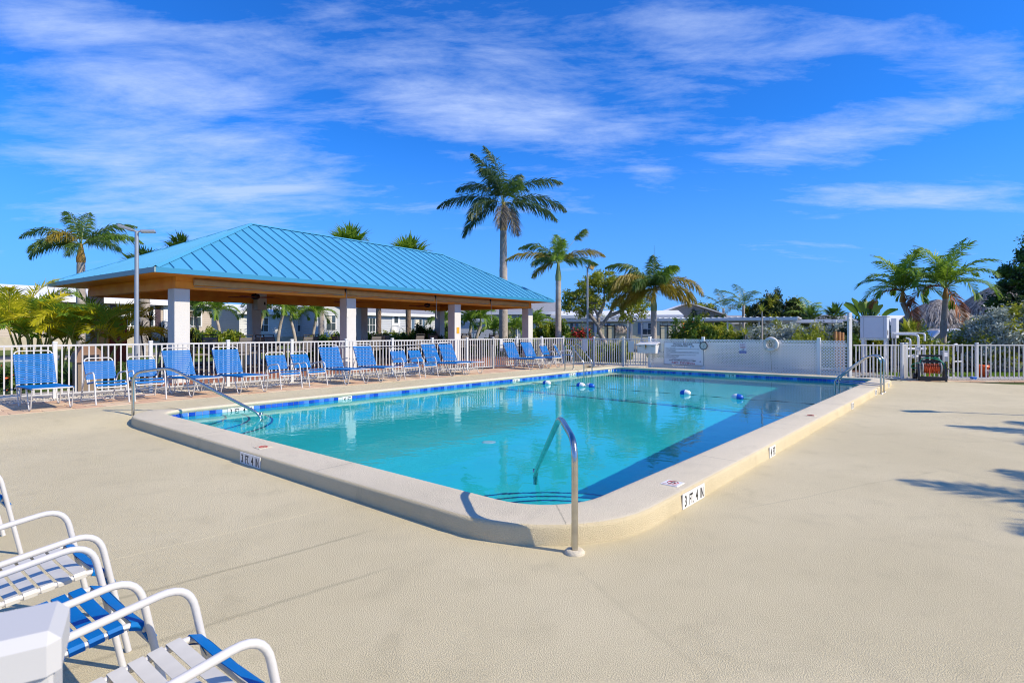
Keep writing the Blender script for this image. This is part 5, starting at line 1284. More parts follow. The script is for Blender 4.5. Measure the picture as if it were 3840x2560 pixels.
hedge(2830, 3060, 25, 23.5, 1.9, 'long silver leaved hedge behind the life ring', [leaf_s, leaf_s, leaf_w], 15000, .045)
hedge(3085, 3180, 23.5, 23, 1.9, 'silver leaved shrub left of the tall white post', [leaf_s, leaf_d], 8000, .045, name='shrub', cat='shrub')
hedge(3000, 3075, 22, 22, 1.5, 'small lime green shrub top just over the lattice', [leaf_y], 4000, .045, name='shrub', cat='shrub')
hedge(3195, 3400, 22.6, 22.2, 1.6, 'dense dark hedge behind the white heater and pipes', [leaf_d, leaf_w, leaf_g], 14000, .05)
hedge(3430, 3500, 20.8, 20.8, 1.25, 'upright sparse shrub behind the hose reel', [leaf_w, leaf_g], 4500, .04, name='shrub', cat='shrub', depth=.3)
hedge(3395, 3440, 25, 25, 1.9, 'lime shrub between the heater and the hut', [leaf_y, leaf_g], 3000, .05, name='shrub', cat='shrub')
hedge(3600, 3660, 25, 25, 1.7, 'green shrub beside the parked car', [leaf_g], 4000, .05, name='shrub', cat='shrub')
sb = at(3740, 21.8)
shrub(sb, [(0,0,1.2,1.0,1.0,1.15,1), (.9,0,1.45,1.0,1,1.15,1), (1.7,0,1.3,.9,1,1.3,1), (-.7,.1,.9,.7,.9,.85,1), (2.3,.2,1.2,.8,1,1.2,1)], 34000, .05, [leaf_s, leaf_s, leaf_s, leaf_w], 'large silver leaved shrub behind the fence at the right edge', 'silver_shrub', stems=9)
shrub((-12.9, 13.9, .08), [(0,0,.35,.45,.4,.35,1), (.7,.1,.3,.4,.4,.3,1), (-.7,-.3,.35,.5,.4,.35,1)], 5000, .035, [leaf_g, leaf_d], 'orange flowering ixora shrub at the left edge behind the fence', 'ixora_shrub', flowers=(260, .045, flower_m))
def tree(loc, h, blobs, n, size, mats, label, limbs, r=.16, name='tree', group=None, twigs=0):
    SD[0] += 1; o = empty(name, loc, 0, label=label, cat='tree', group=group)
    mb = MB()
    for pts in limbs: mb.tube(fillet(pts, .4, 3), [r*max(.12, 1-.8*i/(len(fillet(pts,.4,3))-1))*(1 if pts is limbs[0] else .7) for i in range(len(fillet(pts,.4,3)))], 7)
    for i in range(twigs):
        b = random.choice(blobs); a, e = random.uniform(0, 6.28), random.uniform(-.3, 1.2); d = Vector((math.cos(a)*b[3], math.sin(a)*b[4], math.sin(e)*b[5])); c = Vector(b[:3])
        mb.tube([c-d*.3, c+d*.35+Vector((0,0,-.1)), c+d*1.0], [.035,.02,.006], 4, caps=False)
    mb.build('trunk', bark_t, o); leaves('crown', o, blobs, int(n*1.5), size*1.15, mats, seed=SD[0]+5); return o
tree(at(2262, 38), 5, [(-1.9,0,3.9,.9,.8,.5,1), (-1.0,0,4.6,.9,1,.6,1), (0,0,5.1,1.1,1,.6,1), (.9,0,4.5,1.1,1,.8,1), (1.9,0,4.9,.9,.8,.6,1), (2.4,0,3.9,.7,.8,.7,1), (-.6,0,3.5,.9,.9,.5,.7), (1.2,0,3.4,.8,.8,.5,.5), (-2.3,0,3.3,.6,.7,.5,.8), (-1.5,.2,3.0,.7,.7,.5,.6), (2.4,0,3.1,.8,.8,.6,.8), (1.6,0,2.6,.6,.6,.5,.5)], 7500, .085, [leaf_y, leaf_w, leaf_y],
     'airy olive green tree with twisted grey limbs behind the floodlight pole', [[(.3,0,0),(.1,0,.9),(-.35,0,1.6),(-.3,0,2.6),(-.9,.1,3.6),(-1.3,0,4.4)], [(-.3,0,1.7),(.4,.1,2.6),(.9,0,3.6),(1.6,0,4.6)], [(-.35,0,2.0),(-1.1,0,2.9),(-1.9,0,3.8)], [(.4,.1,2.6),(1.4,.1,3.0),(2.3,0,3.8)], [(-.3,0,2.6),(.1,0,3.6),(0,0,4.9)]], .2, twigs=40)
tree(at(2636, 60), 4, [(0,0,3.3,1.5,1.2,1.3,1), (1.2,0,2.9,1.0,1,1.0,1), (-.8,0,2.6,.9,1,1.0,1)], 5000, .12, [leaf_d, leaf_d, leaf_w], 'dark round tree behind the yellowing palm', [[(0,0,0),(0,0,2),(.2,0,3.4)]], .18, twigs=14)
tree(at(2895, 56), 5, [(-1.3,0,3.3,1.2,1,1.4,1), (0,0,4.1,1.1,1,1.5,1), (1.2,0,3.5,1.0,1,1.0,1), (2.3,0,3.7,1.0,1,1.2,1), (3.0,0,3.0,.9,1,1.0,.8)], 9000, .12, [leaf_d, leaf_d, leaf_w], 'large dark twiggy tree behind the carport roof', [[(.5,0,0),(.4,0,2),(0,0,4.2)], [(.4,0,1.6),(1.5,0,3),(2.4,0,4)]], .2, twigs=46)
tree(at(3905, 26), 6, [(-1.5,0,2.9,.9,1,.5,1), (-.9,0,4.3,.7,1,.6,1), (0,0,3.4,1.0,1,.9,1), (0,0,5.3,.8,1,.9,1), (.9,0,4.6,1.0,1,1.0,1), (-1.3,0,3.7,.5,.6,.4,1), (-.6,0,5.0,.5,.6,.4,1), (-.9,0,2.4,.9,.9,.5,1)], 16000, .07, [leaf_d, leaf_g], 'dark leafy tree cut by the right edge of the photo', [[(.6,0,0),(.5,0,2),(.2,0,3.8),(0,0,5.2)], [(.5,0,1.8),(-.4,0,2.6),(-1.4,0,3.0)], [(.3,0,3),(-.4,0,4),(-1.1,0,4.4)]], .2, twigs=30)
# small bright clump trees behind the carport
for (px_, Y, z, lab) in ((2630, 54, 2.6, 'bright green clump left of the small royal palm above the carport'), (2680, 54, 2.5, 'bright green clump under the small royal palm above the carport'), (2935, 50, 2.4, 'bright feathery clump in front of the dark tree above the carport')):
    q = at(px_, Y); shrub(q, [(0,0,z-.6,1.0,.8,.75,1), (.9,0,z-.8,.8,.8,.6,1)], 3000, .11, [palm_b, leaf_y], lab, 'tree_clump', 'tree')
# far trees that close the horizon
bl = []
for i in range(260):
    a = -95+190*i/259; Y = random.uniform(105, 140); x = math.sin(R(a))*Y; h = random.uniform(2.6, 4.8)*(1 if abs(a) < 46 else 1.4)
    bl.append((x, Y*math.cos(R(a)), h*.5, random.uniform(2.0, 3.4), 2, h*.5, 1))
dt = leaves('distant_trees', None, bl, 80000, .36, [leaf_d, leaf_g, leaf_w]); tag(dt, 'far line of trees closing the view behind the houses', 'trees', kind='stuff')
# grass blades by the right fence
def grass(name, fn, n, h, label):
    mbv, mbf = [], []
    for i in range(n):
        x, y, z = fn(); a = random.uniform(0, 6.28); hh = h*random.uniform(.6, 1.2); dx, dy = .012*math.cos(a), .012*math.sin(a); b = len(mbv)
        mbv += [(x-dx, y-dy, z), (x+dx, y+dy, z), (x+random.uniform(-.04,.04), y+random.uniform(-.04,.04), z+hh)]; mbf.append((b, b+1, b+2))
    return MB().add(mbv, mbf).build(name, palm_b, kind='stuff', label=label, cat='grass')
grass('grass_strip', lambda: (random.uniform(12.9, 19.5), random.uniform(19.25, 20.1), .0), 9000, .14, 'bright green grass strip behind the right picket fence')
grass('grass_patch', lambda: (lambda q: (q.x, q.y, .0))(P(random.uniform(22.6, 25.5), random.uniform(11.2, 17))), 6000, .09, 'green grass beyond the far picket fence by the path')
# palm outside the picture on the right whose fronds shade the deck
pr = [F(i*137.5, 70-60*i/14, 2.1, 80, palm_g, **fx) for i in range(14)]
palm('foxtail_palm', (14.4, 6.2, 0), 4.0, [dict(f) for f in pr], 'second palm outside the photo on the right, farther back', .15, .12, shaft_g, .7)
palm('foxtail_palm', (11.2, 2.72, 0), 4.0, pr, 'palm outside the photo on the right that shades the right deck', .15, .12, shaft_g, .7)
# ------------------------------------------------------------------ houses
def siding(name, c, pitch=.11, c2=None):
    m = mat(name, c, .6, var=.03, vscale=1); nt = m.node_tree; N = nt.nodes; L = nt.links; b = N['Principled BSDF']
    tc = N.new('ShaderNodeTexCoord'); sp = N.new('ShaderNodeSeparateXYZ'); L.new(tc.outputs['Object'], sp.inputs[0])
    d = N.new('ShaderNodeMath'); d.operation = 'DIVIDE'; d.inputs[1].default_value = pitch; L.new(sp.outputs[2], d.inputs[0])
    f = N.new('ShaderNodeMath'); f.operation = 'FRACT'; L.new(d.outputs[0], f.inputs[0])
    bp = N.new('ShaderNodeBump'); bp.inputs['Distance'].default_value = .03; bp.invert = True; L.new(f.outputs[0], bp.inputs['Height']); L.new(bp.outputs[0], b.inputs['Normal'])
    return m
sid_b = siding('beige lap siding', (.42,.36,.29), .16); sid_g = siding('pale grey lap siding', (.42,.45,.48), .18); sid_w = siding('white lap siding', (.55,.56,.53), .18); sid_c = siding('cream lap siding', (.58,.54,.36), .18); sid_t = siding('taupe lap siding', (.33,.29,.25), .18)
roof_w = mat('white coated roof', (.75,.76,.77), .5, var=.04, vscale=.5); roof_g = mat('grey shingle roof', (.22,.23,.25), .9, bump=.02, bscale=12, col2=(.30,.31,.33), vscale=5)
glass = mat('window glass', (.05,.07,.08), .05, 0, spec=.8); trim = mat('white trim', (.74,.74,.73), .5); shut_d = mat('dark shutter', (.06,.035,.045), .5); shut_b = mat('blue grey shutter', (.10,.17,.26), .5)
skirt = mat('tan skirting', (.45,.40,.30), .8, bump=.02, bscale=4, var=.1, vscale=3); blind = mat('pale blind', (.6,.58,.48), .6)
def house(loc, rz, L, D, z0, z1, wall, roof, label, wins=(), doors=(), gable=.9, group='mobile homes behind the pavilion', over=.35, skirtm=skirt, endgable=False):
    o = empty('mobile_home', loc, rz, label=label, cat='house', group=group)
    w = MB().box(0, L, 0, D, z0, z1).build('wall', wall, o); MB().box(-.03, L+.03, -.03, D+.03, -.5, z0).build('skirting', skirtm, o)
    if not endgable:
        vs = [(-over,-over,z1), (L+over,-over,z1), (L+over,D+over,z1), (-over,D+over,z1), (-over,D/2,z1+gable), (L+over,D/2,z1+gable)]
        vs += [(x, y, z+.10) for (x, y, z) in vs]
        MB().add(vs, [(6,7,11,10),(8,9,10,11),(0,4,5,1),(2,5,4,3),(0,1,7,6),(2,3,9,8),(6,10,4,0),(10,9,3,4),(1,5,11,7),(5,2,8,11)]).build('roof', roof, o)
        MB().add([(0,0,z1),(0,D,z1),(0,D/2,z1+gable*.9),(L,0,z1),(L,D,z1),(L,D/2,z1+gable*.9)], [(0,2,1),(3,4,5)]).build('gable', wall, o)
        MB().box(-over, L+over, -over-.04, -over-.003, z1-.16, z1+.12).build('fascia', trim, o); MB().box(-over, L+over, -over, -.001, z1-.03, z1-.005).build('soffit', trim, o)
        MB().tube([(L*.62, -.05, z0), (L*.62, -.05, z1-.15), (L*.62, -over, z1-.02)], .04, 6).build('downpipe', trim, o)
    else:
        vs = [(-over,-over,z1-.1), (L/2,-over,z1+gable), (L+over,-over,z1-.1), (-over,D,z1-.1), (L/2,D,z1+gable), (L+over,D,z1-.1)]; vs += [(x,y,z+.12) for (x,y,z) in vs]
        MB().add(vs, [(6,7,10,9),(7,8,11,10),(0,3,4,1),(1,4,5,2),(0,1,7,6),(1,2,8,7),(0,6,9,3),(2,5,11,8)]).build('roof', roof, o)
        MB().add([(0,-.001,z1),(L,-.001,z1),(L/2,-.001,z1+gable)], [(0,1,2)]).build('gable', wall, o)
    for (x, zc, ww, hh, sh) in wins:
        f = MB().box(x-ww/2-.07, x+ww/2+.07, -.05, -.002, zc-hh/2-.07, zc+hh/2+.07).build('window', trim, o)
        k = max(1, round(ww/.8)); pw = ww/k
        for i in range(k):
            for (a, b) in ((-hh/2, -.02), (.02, hh/2)):
                MB().box(x-ww/2+i*pw+.03, x-ww/2+(i+1)*pw-.03, -.056, -.052, zc+a, zc+b).build('pane', glass, f)
        MB().box(x-ww/2+.08, x-ww/2+pw*.6, -.0605, -.058, zc+.02, zc+hh*.45).build('blind', blind, f)
        mb = MB()
        for i in range(k): mb.box(x-ww/2+(i+.5)*pw-.012, x-ww/2+(i+.5)*pw+.012, -.064, -.062, zc-hh/2, zc+hh/2)
        mb.build('muntin', trim, f)
        if sh:
            for s in (-1, 1): MB().bbox(x+s*(ww/2+.26)-.17, x+s*(ww/2+.26)+.17, -.04, -.002, zc-hh/2-.03, zc+hh/2+.03, .006).build('shutter', sh, o)
    for (x, zb) in doors:
        d = MB().box(x-.55, x+.55, -.05, -.002, zb, zb+2.15).build('door_frame', trim, o)
        MB().bbox(x-.45, x+.45, -.065, -.052, zb+.02, zb+2.05, .004).build('door', mat('white door', (.68,.70,.72), .4), d); MB().box(x-.25, x+.25, -.072, -.067, zb+1.2, zb+1.85).build('door_glass', glass, d)
        MB().lathe([(0,.03),(.03,.02),(.02,0)], 8, Matrix.Translation((x+.36,-.07,zb+1.0))@Matrix.Rotation(R(90),4,'X')).build('handle', steel, d)
        # steps with railings
        st = empty('porch_steps', Vector(loc)+Matrix.Rotation(rz,3,'Z')@Vector((x, -.1, 0)), rz, label='small porch steps with railings at the door of the ' + label[:60], cat='steps', group='porch steps of the homes'); st['label'] = 'railed porch steps below the door of the ' + label.split(' seen')[0]
        n = 5
        for i in range(n): MB().box(-.55, .55, -.9-.3*(i+1), -.9-.3*i, 0, zb*(1-(i+1)/(n+1))).build('step', conc, st)
        MB().box(-.6, .6, -.9, -.0, zb-.15, zb-.02).build('landing', conc, st)
        for s in (-1, 1):
            MB().tube([(s*.58, -.05, zb+.9), (s*.58, -.9, zb+.9), (s*.58, -2.4, .9)], .03, 6).build('handrail', trim, st)
            for i in range(14):
                y = -.08-2.3*i/13; zt = zb+.9 if y > -.9 else zb+.9-(zb)*(-.9-y)/1.5; MB().box(s*.58-.015, s*.58+.015, y-.015, y+.015, max(0, zt-.85), zt).build('baluster', trim, st)
    return o
G_ = .55
def HP(x, y=26.1, z=.5): return PV(x, y, z)
house(HP(-1.5), PA, 15.6, 8, .75, 3.0, sid_b, roof_w, 'beige sided home with dark shutters seen at left through the pavilion', wins=[(10.7,1.85+.25,2.1,1.3,shut_d), (14.3,2.1,1.1,1.3,None), (4.5,2.1,1.4,1.2,shut_d)], doors=[(12.9,.8)], gable=.9)
house(HP(17.2,28.0), PA, 8.0, 8, .6, 2.6, sid_w, roof_w, 'low white home with plain walls seen between the small palms', wins=[(2.0,1.6,.9,1.1,None), (5.6,1.6,.9,1.1,None)], gable=.7)
house(HP(26.0,27.6), PA, 20, 8, .6, 2.75, sid_g, roof_g, 'long pale grey home with grey roof seen behind the brown palm trunks', wins=[(1.5,1.7,.9,1.3,shut_b), (3.6,1.7,2.2,1.3,shut_b), (10.6,1.7,1.0,1.3,shut_b), (15.5,1.7,1.0,1.3,shut_b)], doors=[(7.4,.7)], gable=1.1)
house(HP(22.6,25.8), PA-R(0), 3.2, 4, .6, 3.0, sid_g, roof_w, 'grey gabled bay left of the long grey home', wins=[(1.6,1.8,1.0,1.3,None)], gable=.7, endgable=True)
house((-5.6, 58, .2), R(-8), 10, 8, .6, 3.2, sid_g, roof_g, 'grey home with gable roof behind the royal palm trunk', wins=[(2,2,1,1.2,None), (7,2,1,1.2,None)], gable=1.2, group='homes behind the carports')
house((4.2, 56, .1), R(-10), 12, 8, .3, 2.9, sid_c, roof_w, 'cream home with blue shutters behind the long carport', wins=[(1.5,1.7,.9,1.1,shut_b), (4.6,1.7,.9,1.1,shut_b), (9,1.7,.9,1.1,shut_b)], gable=.6, group='homes behind the carports')
house((15.2, 60, .1), R(-8), 7.0, 8, .3, 3.2, sid_t, roof_w, 'taupe home with white edged gable behind the short palm', wins=[(3,1.8,.9,1.1,None)], gable=1.2, endgable=True, group='homes behind the carports')
house((24.5, 62, .1), R(-12), 12, 8, .3, 2.4, sid_w, roof_g, 'low grey roofed home behind the right part of the carport', wins=[(3,1.5,.9,1,None), (8,1.5,.9,1,None)], gable=.8, group='homes behind the carports')
house((30, 45, .0), R(-14), 10, 6, .3, 2.2, siding('blue lap siding', (.12,.28,.40), .18), roof_w, 'blue sided home behind the thatched hut', wins=[(2,1.3,.9,1,None), (6,1.3,.9,1,None)], gable=.6, group='homes behind the carports')
# ------------------------------------------------------------------ carports
alu = mat('white aluminium', (.74,.75,.76), .4); alu_u = mat('pale green white pan', (.50,.55,.50), .5)
def carport(A, B, D, z, label, posts=6, rib=.42):
    A, B = Vector((*A, 0)), Vector((*B, 0)); d = (B-A); L = d.length; rz = math.atan2(d.y, d.x); o = empty('carport', A, rz, label=label, cat='carport', group='flat white carports')
    MB().box(0, L, 0, D, z-.02, z).build('roof_pan', alu, o)
    mb = MB(); n = int(L/rib)
    for i in range(n+1): x = L*i/n; mb.box(x-.025, x+.025, -.12, D, z+.001, z+.055)
    mb.build('roof_ribs', alu, o, kind='stuff')
    MB().box(-.02, L+.02, -.13, -.02, z-.20, z+.012).build('fascia', alu, o)
    for y in (.25, D-.3): MB().box(.02, L-.02, y-.05, y+.05, z-.24, z-.022).build('beam', alu_u, o)
    for i in range(posts+1):
        x = .3+(L-.6)*i/posts
        for y in (.25, D-.3): MB().box(x-.05, x+.05, y-.045, y+.045, 0, z-.242).build('post', alu, o)
    return o
carport((-3.6, 47.2), (9.3, 43.8), 7, 2.52, 'left flat white carport running behind the royal palm and pavilion end', 5)
carport((9.6, 43.3), (19.2, 37.9), 7, 2.52, 'middle flat white carport above the flowering hedge', 5)
carport((19.4, 41.5), (24.2, 40.4), 5, 2.38, 'right lower carport behind the silver hedge and tall post', 2)
# framed cupboards under the carports
for i, (px_, Y, lb) in enumerate(((1904, 44, 'right of the royal palm trunk'), (2071, 43, 'just left of the ringed palm trunk'), (2278, 42, 'right of the twisted tree limbs'), (2504, 41, 'right of the short yellowing palm trunk'))):
    q = at(px_, Y); o = empty('storage_cupboard', q, R(-10), label='cream cupboard with black frame under the carport, ' + lb, cat='cupboard', group='cream cupboards under the carports')
    MB().box(-.52, .52, 0, .6, .1, 1.95).build('body', sid_c, o)
    for x in (-.54, 0, .54): MB().box(x-.03, x+.03, -.05, -.002, 0, 2.08).build('frame_post', black, o)
    MB().box(-.57, .57, -.056, -.051, 1.93, 2.0).build('frame_rail', black, o)
    for s in (-1, 1): MB().box(s*.27-.2, s*.27+.2, -.012, -.003, .2, 1.88).build('door', sid_c, o)

# ------------------------------------------------------------------ thatched huts
thatch = mat('dry thatch', (.32,.27,.22), .95, col2=(.52,.46,.39), vscale=9); thatch_d = mat('old thatch', (.15,.12,.10), .95, col2=(.26,.22,.18), vscale=9)
def hut(loc, r, ze, za, label, n=5200, sq=1.0, posts=4):
    o = empty('thatched_hut', loc, 0, label=label, cat='hut', group='thatched huts')
    MB().lathe([(r*.93, ze+.05), (r*.62, ze+(za-ze)*.55), (r*.25, za-.12), (.05, za-.06)], 20).build('roof_core', thatch_d, o)
    vs, fs = [], []
    for i in range(n):
        t = random.random()**.7; a = random.uniform(0, 6.283); rr = r*t; z = za-(za-ze)*t**1.6; L = random.uniform(.35, .65); c, s = math.cos(a), math.sin(a)
        d = Vector((c*.62, s*.62, -.62 if t < .85 else -1.3)).normalized(); d += Vector((random.uniform(-.2,.2), random.uniform(-.2,.2), random.uniform(-.15,.2))); p = Vector((rr*c, rr*s, z+.04+random.uniform(0,.08))); w = Vector((-s, c, 0))*random.uniform(.02,.04); b = len(vs)
        vs += [p-w, p+w, p+d*L+w*.4, p+d*L-w*.4]; fs.append((b, b+1, b+2, b+3))
    for (mm, k0) in ((thatch, 0), (thatch_d, 1)):
        sel = [f for k, f in enumerate(fs) if (k % 3 == 0) == bool(k0)]; MB().add(vs, sel).build('thatch', mm, o, kind='stuff')
    for k in range(posts): a = 6.283*(k+.5)/posts; MB().tube([(r*.6*math.cos(a), r*.6*math.sin(a), 0), (r*.6*math.cos(a), r*.6*math.sin(a), ze+.4)], .08, 8).build('post', bark_b, o)
    return o
hut(at(3515, 36), 2.35, 1.8, 3.5, 'near thatched hut behind the two palms on the right')
hut(at(3760, 41), 3.2, 2.7, 4.9, 'larger thatched hut roof at the right behind the silver shrub', 5000)
hut(at(2320, 56), 1.5, 1.7, 2.9, 'small far thatched hut seen under the left carport', 1500)

# ------------------------------------------------------------------ pool heaters and pipes
ht_m = mat('pale heater enamel', (.58,.61,.66), .45, var=.02)
hb = empty('pool_heater', (12.60, 20.35, 0), R(-40), label='large white heater cabinet on a raised stand behind the right fence', cat='heater', group='pool heaters')
MB().bbox(-.02, .80, 0, .75, 1.34, 2.10, .012).build('cabinet', ht_m, hb)
for x in (.09, .69): MB().box(x-.004, x+.004, -.006, -.001, 1.36, 2.08).build('panel_seam', mat('seam shade', (.3,.31,.33), .6), hb)
MB().bbox(-.035, .815, -.015, .765, 2.101, 2.13, .01).build('lid', ht_m, hb)
mb = MB()
for i in range(6): mb.box(.803, .808, .06+i*.03, .075+i*.03, 1.45, 1.62)
mb.build('vent_slots', black, hb)
for x in (.05, .73):
    for y in (.1, .65): MB().box(x-.04, x+.04, y-.04, y+.04, 0, 1.335).build('stand_leg', trim, hb)
for y in (.1, .65): MB().box(-.05, .82, y-.03, y+.03, 1.27, 1.333).build('stand_rail', steel, hb)
h2 = empty('pool_heater', (13.62, 20.25, 0), R(-40), label='second narrower looking heater cabinet to the right of the large one', cat='heater', group='pool heaters')
MB().bbox(0, .17, 0, .75, 1.34, 2.05, .012).build('cabinet', ht_m, h2)
for x in (.04, .13): MB().box(x-.02, x+.02, .1, .16, 0, 1.335).build('stand_leg', trim, h2)
pvc = mat('white pvc pipe', (.74,.74,.72), .35)
pp = empty('pipework', (13.2, 19.3, 0), 0, label='white pool pipes and valves rising between the heater and the hose reel', cat='pipes')
for pts, r_ in (([(.3,.6,1.48),(.72,.3,1.48),(.72,0,1.44),(.72,0,.05)], .035), ([(.3,.7,1.52),(1.02,.35,1.52),(1.02,.1,1.5),(1.02,.1,1.25)], .03), ([(.45,0,.0),(.45,0,1.30),(.6,.4,1.35)], .03), ([(.28,0,.72),(.98,0,.72)], .05), ([(.28,0,.98),(.98,0,.98)], .04), ([(.92,0,.05),(.92,0,1.1)], .05), ([(-.7,.2,.1),(-.7,.2,1.2)], .018), ([(-.45,.2,.08),(-.3,.1,.06),(-.3,.2,1.2)], .018)):
    MB().tube(fillet(pts, .08, 5), r_, 10).build('pipe', pvc, pp)
for (x, z) in ((.55,.72),(.7,.98)): MB().lathe([(.07,-.05),(.08,0),(.07,.05)], 12, Matrix.Translation((x,-.02,z))@Matrix.Rotation(R(90),4,'X')).build('valve', pvc, pp)
p2 = empty('pipework', (15.05, 19.2, 0), 0, label='thin white standpipe pair with timer box behind the right fence', cat='pipes')
for pts in ([(0,0,0),(0,0,1.12),(.12,0,1.16),(.12,0,.9)], [(.28,0,0),(.28,0,1.15)], [(.05,0,.55),(.28,0,.55)]): MB().tube(fillet(pts, .05, 4), .028, 8).build('pipe', pvc, p2)
MB().bbox(-.42, -.18, -.05, .08, .55, .92, .01).build('timer_box', mat('grey box', (.22,.27,.32), .5), p2); MB().bbox(.1, .26, -.06, .06, .85, 1.1, .01).build('controller', black, p2)
MB().box(-.36, -.24, -.055, -.051, .72, .86).build('label_plate', sign_w, p2)
pb = empty('garden_trellis', (12.45, 21.6, 0), R(12), label='small pine board trellis behind the right end of the lattice', cat='trellis')
for x in (0, .25, .45): MB().bbox(x*.7-.05, x*.7+.04, 0, .10, 0, 1.58-.1*x, .01).build('board', mat('raw pine', (.42,.22,.09), .8, var=.2, vscale=6), pb)
MB().bbox(-.05, .35, .11, .16, 1.35, 1.45, .008).build('rail', MATS['raw pine'], pb)
wf = empty('timber_fence', (14.6, 23.6, 0), R(-4), label='low timber board fence behind the standpipes and mulch bed', cat='fence')
for i in range(22): MB().bbox(i*.2, i*.2+.185, 0, .03, .05, .98+random.uniform(-.02,.02), .005).build('board', mat('amber fence board', (.38,.20,.05), .8, var=.2, vscale=3), wf)

# ------------------------------------------------------------------ hose reel, bucket, box
hr = empty('hose_reel', (13.36, 17.95, .002), R(-26), label='black wheeled hose reel cart wound with orange cord and green hose', cat='hose reel')
for s in (-1, 1):
    pts = fillet([(s*.36, -.24, 0), (s*.33, -.05, .42), (s*.27, .12, .80), (s*.30, .2, 0)], .05, 4)
    MB().prism([(-.24,0),(-.14,0),(-.06,.34),(.10,.34),(.18,0),(.27,0),(.17,.56),(.10,.60),(-.10,.56)], s*.35-.022, s*.35+.022, M=Matrix(((0,0,1,0),(1,0,0,0),(0,1,0,0),(0,0,0,1)))).build('side_frame', black, hr)
    MB().lathe([(.0,-.03),(.11,-.03),(.12,-.015),(.12,.015),(.11,.03),(0,.03)], 18, Matrix.Translation((s*.42, .20, .12))@Matrix.Rotation(R(90),4,'Y')).build('wheel', black, hr)
    MB().lathe([(.0,-.012),(.195,-.012),(.20,0),(.195,.012),(0,.012)], 26, Matrix.Translation((s*.24, 0, .40))@Matrix.Rotation(R(90),4,'Y')).build('reel_flange', mat('grey flange', (.4,.4,.38), .5), hr)
MB().bbox(-.36, .36, -.26, -.10, .03, .15, .01).build('front_tray', black, hr)
h_ = MB(); h_.bbox(-.31, .31, .10, .16, .58, .66, .01); h_.bbox(-.31, .31, .10, .15, .77, .83, .01)
for x in (-.28, -.1, .1, .28): h_.bbox(x-.03, x+.03, .10, .15, .66, .77, .005)
h_.build('handle_bar', black, hr)
cord_m = mat('orange cord', (.65,.10,.02), .45); cd = MB(); pts = []
for i in range(330):
    a = i*.42; x = -.20+.40*abs(((i/110) % 2)-1); r_ = .125+.014*(i//110)+.006*math.sin(i); pts.append((x, r_*math.cos(a), .40+r_*math.sin(a)))
cd.tube(pts, .012, 5).build('orange_cord', cord_m, hr)
MB().tube(fillet([(-.08,-.2,.42),(-.09,-.27,.25),(-.10,-.28,.17)], .05), .016, 6).build('cord_end', cord_m, hr)
MB().tube([(-.34,-.02,.56),(.34,-.02,.56)], .012, 6).build('cross_bar', black, hr); MB().tube([(-.34,-.13,.5),(.34,-.13,.5)], .012, 6).build('cross_bar', black, hr)
gh = mat('green hose', (.0,.24,.14), .35)
MB().tube(fillet([(.33,-.1,.42),(.30,-.08,.60),(.1,-.06,.72),(-.2,-.06,.74),(-.30,-.06,.64),(-.30,-.06,.54)], .12, 6), .014, 7).build('green_hose', gh, hr)
MB().tube(fillet([(.34,-.02,.36),(.33,0,.55),(.20,.02,.72),(.08,.02,.76)], .12, 6), .014, 7).build('green_hose', gh, hr)
MB().tube(fillet([(-.30,-.1,.56),(-.48,-.08,.55),(-.55,-.08,.47),(-.52,-.08,.40),(-.36,-.05,.40)], .07, 6), .012, 7).build('green_hose', gh, hr)
MB().tube(fillet([(.37,0,.40),(.46,-.02,.40),(.50,-.04,.26),(.60,-.05,.26)], .03, 4), .014, 7).build('crank', black, hr)
bk = empty('bucket', (15.84, 18.95, .035), 0, label='orange plastic bucket with white printed lettering behind the fence post', cat='bucket')
or_m = mat('orange bucket plastic', (.95,.13,.015), .4)
MB().lathe([(0,.01),(.132,.01),(.135,.0),(.150,.30),(.160,.302),(.160,.335),(.152,.34),(.156,.37),(.148,.37),(.13,.02),(0,.02)], 28).build('shell', or_m, bk)
MB().tube([(.158*math.cos(R(a)), -.04-.02*math.sin(R(a)), .35+.12*math.sin(R(a))) for a in range(0, 181, 12)], .004, 5).build('wire_handle', steel, bk)
lg = MB(); Mx = Matrix.Translation((.03,-.150,.15))@Matrix.Rotation(R(-4),4,'X')
for (a, b, c, d) in ((-.085,.085,-.085,-.079), (-.085,.085,.079,.085), (-.085,-.079,-.079,.079), (.079,.085,-.079,.079)): lg.box(a, b, -.004, 0, c, d, M=Mx)
lg.build('logo_outline', sign_w, bk)
for i, s in enumerate(('THE', 'HOME', 'DEPOT')):
    t = text('lettering', s, .048, sign_w, bk, (.03+(-.03+.03*i)*1.0, -.156, .15+(.035-.036*i)), (R(90), R(-45), 0), .0015)
bk.scale = (1.12, 1.12, 1.12)
bb_ = empty('blue_box', (14.93, 18.22, .01), R(5), label='small blue plastic box on the pavers below the right fence', cat='box')
MB().bbox(-.075, .075, -.06, .06, 0, .075, .012).build('body', mat('blue plastic', (.01,.15,.55), .35), bb_); MB().bbox(-.083, .083, -.068, .068, .076, .10, .01).build('lid', MATS['blue plastic'], bb_)

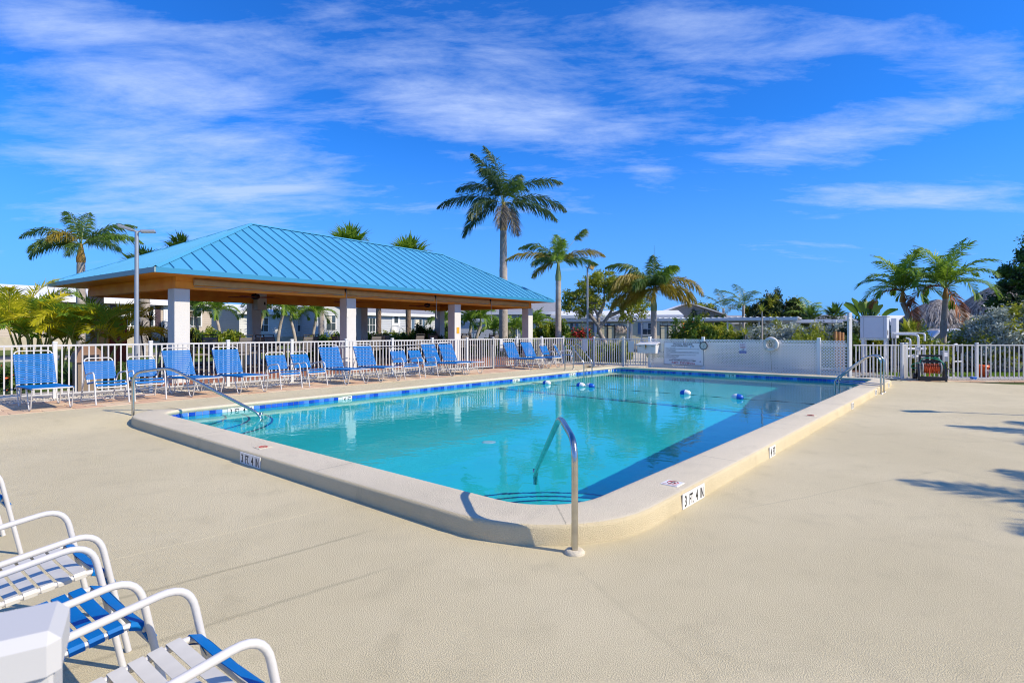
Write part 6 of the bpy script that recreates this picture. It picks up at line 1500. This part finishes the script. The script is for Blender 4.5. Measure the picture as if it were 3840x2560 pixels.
# ------------------------------------------------------------------ parked cars beyond the hedge
def car(loc, rz, paint, label, s=1.0):
    o = empty('parked_car', loc, rz, label=label, cat='car', group='cars parked behind the thatched hut')
    prof = [(-2.35,.35),(-2.4,.75),(-2.3,1.0),(-1.35,1.08),(-.75,1.62),(.2,1.74),(1.6,1.70),(2.15,1.15),(2.35,1.05),(2.38,.4)]
    Mx = Matrix(((1,0,0,0),(0,0,1,0),(0,1,0,0),(0,0,0,1)))
    def slab(pr, y0, y1, inset, m, nm):
        n = len(pr); vs = []
        for (y, k) in ((y0, inset), (y0+.12, 0), (y1-.12, 0), (y1, inset)): vs += [(x*(1-.02*k), y, z-(.05*k if z > 1.2 else 0)) for (x, z) in pr]
        fs = [(i+j*n, (i+1) % n+j*n, (i+1) % n+(j+1)*n, i+(j+1)*n) for j in range(3) for i in range(n)]+[tuple(reversed(range(n))), tuple(range(3*n, 4*n))]
        return MB().add(vs, fs).build(nm, m, o)
    slab(prof, -.92, .92, 1, paint, 'body')
    for y in (-.945, .925):
        MB().prism([(-1.15,1.12),(-.7,1.55),(.15,1.64),(.15,1.12)], y, y+.02, M=Mx).build('window', glass, o); MB().prism([(.25,1.12),(.25,1.64),(1.5,1.6),(1.85,1.15)], y, y+.02, M=Mx).build('window', glass, o)
        for x in (-1.45, 1.45):
            w = MB().lathe([(0,-.1),(.30,-.1),(.36,-.06),(.36,.06),(.30,.1),(0,.1)], 20, Matrix.Translation((x, y+.01, .36))@Matrix.Rotation(R(90),4,'X')).build('wheel', black, o)
            MB().lathe([(0,-.115),(.2,-.115),(.22,-.1),(0,.12)], 14, Matrix.Translation((x, y+.01, .36))@Matrix.Rotation(R(90),4,'X')).build('rim', steel, w)
    for y in (-.7, .7): MB().bbox(-2.43, -2.36, y-.18, y+.18, .78, .92, .01).build('headlight', sign_w, o); MB().bbox(2.3, 2.4, y-.15, y+.15, .85, 1.05, .01).build('tail_light', red_ink, o)
    MB().bbox(-2.46, -2.38, -.85, .85, .40, .62, .02).build('bumper', black, o)
    return o
wp = mat('white car paint', (.7,.71,.73), .2, coat=.8); sp = mat('silver car paint', (.35,.37,.4), .25, .5, coat=.6)
car((24.0, 31.6, -.02), R(2), wp, 'white estate car with dark windows below the near thatched hut')
car((28.6, 31.0, -.02), R(-5), sp, 'silver car half hidden by the silver shrub on the right')
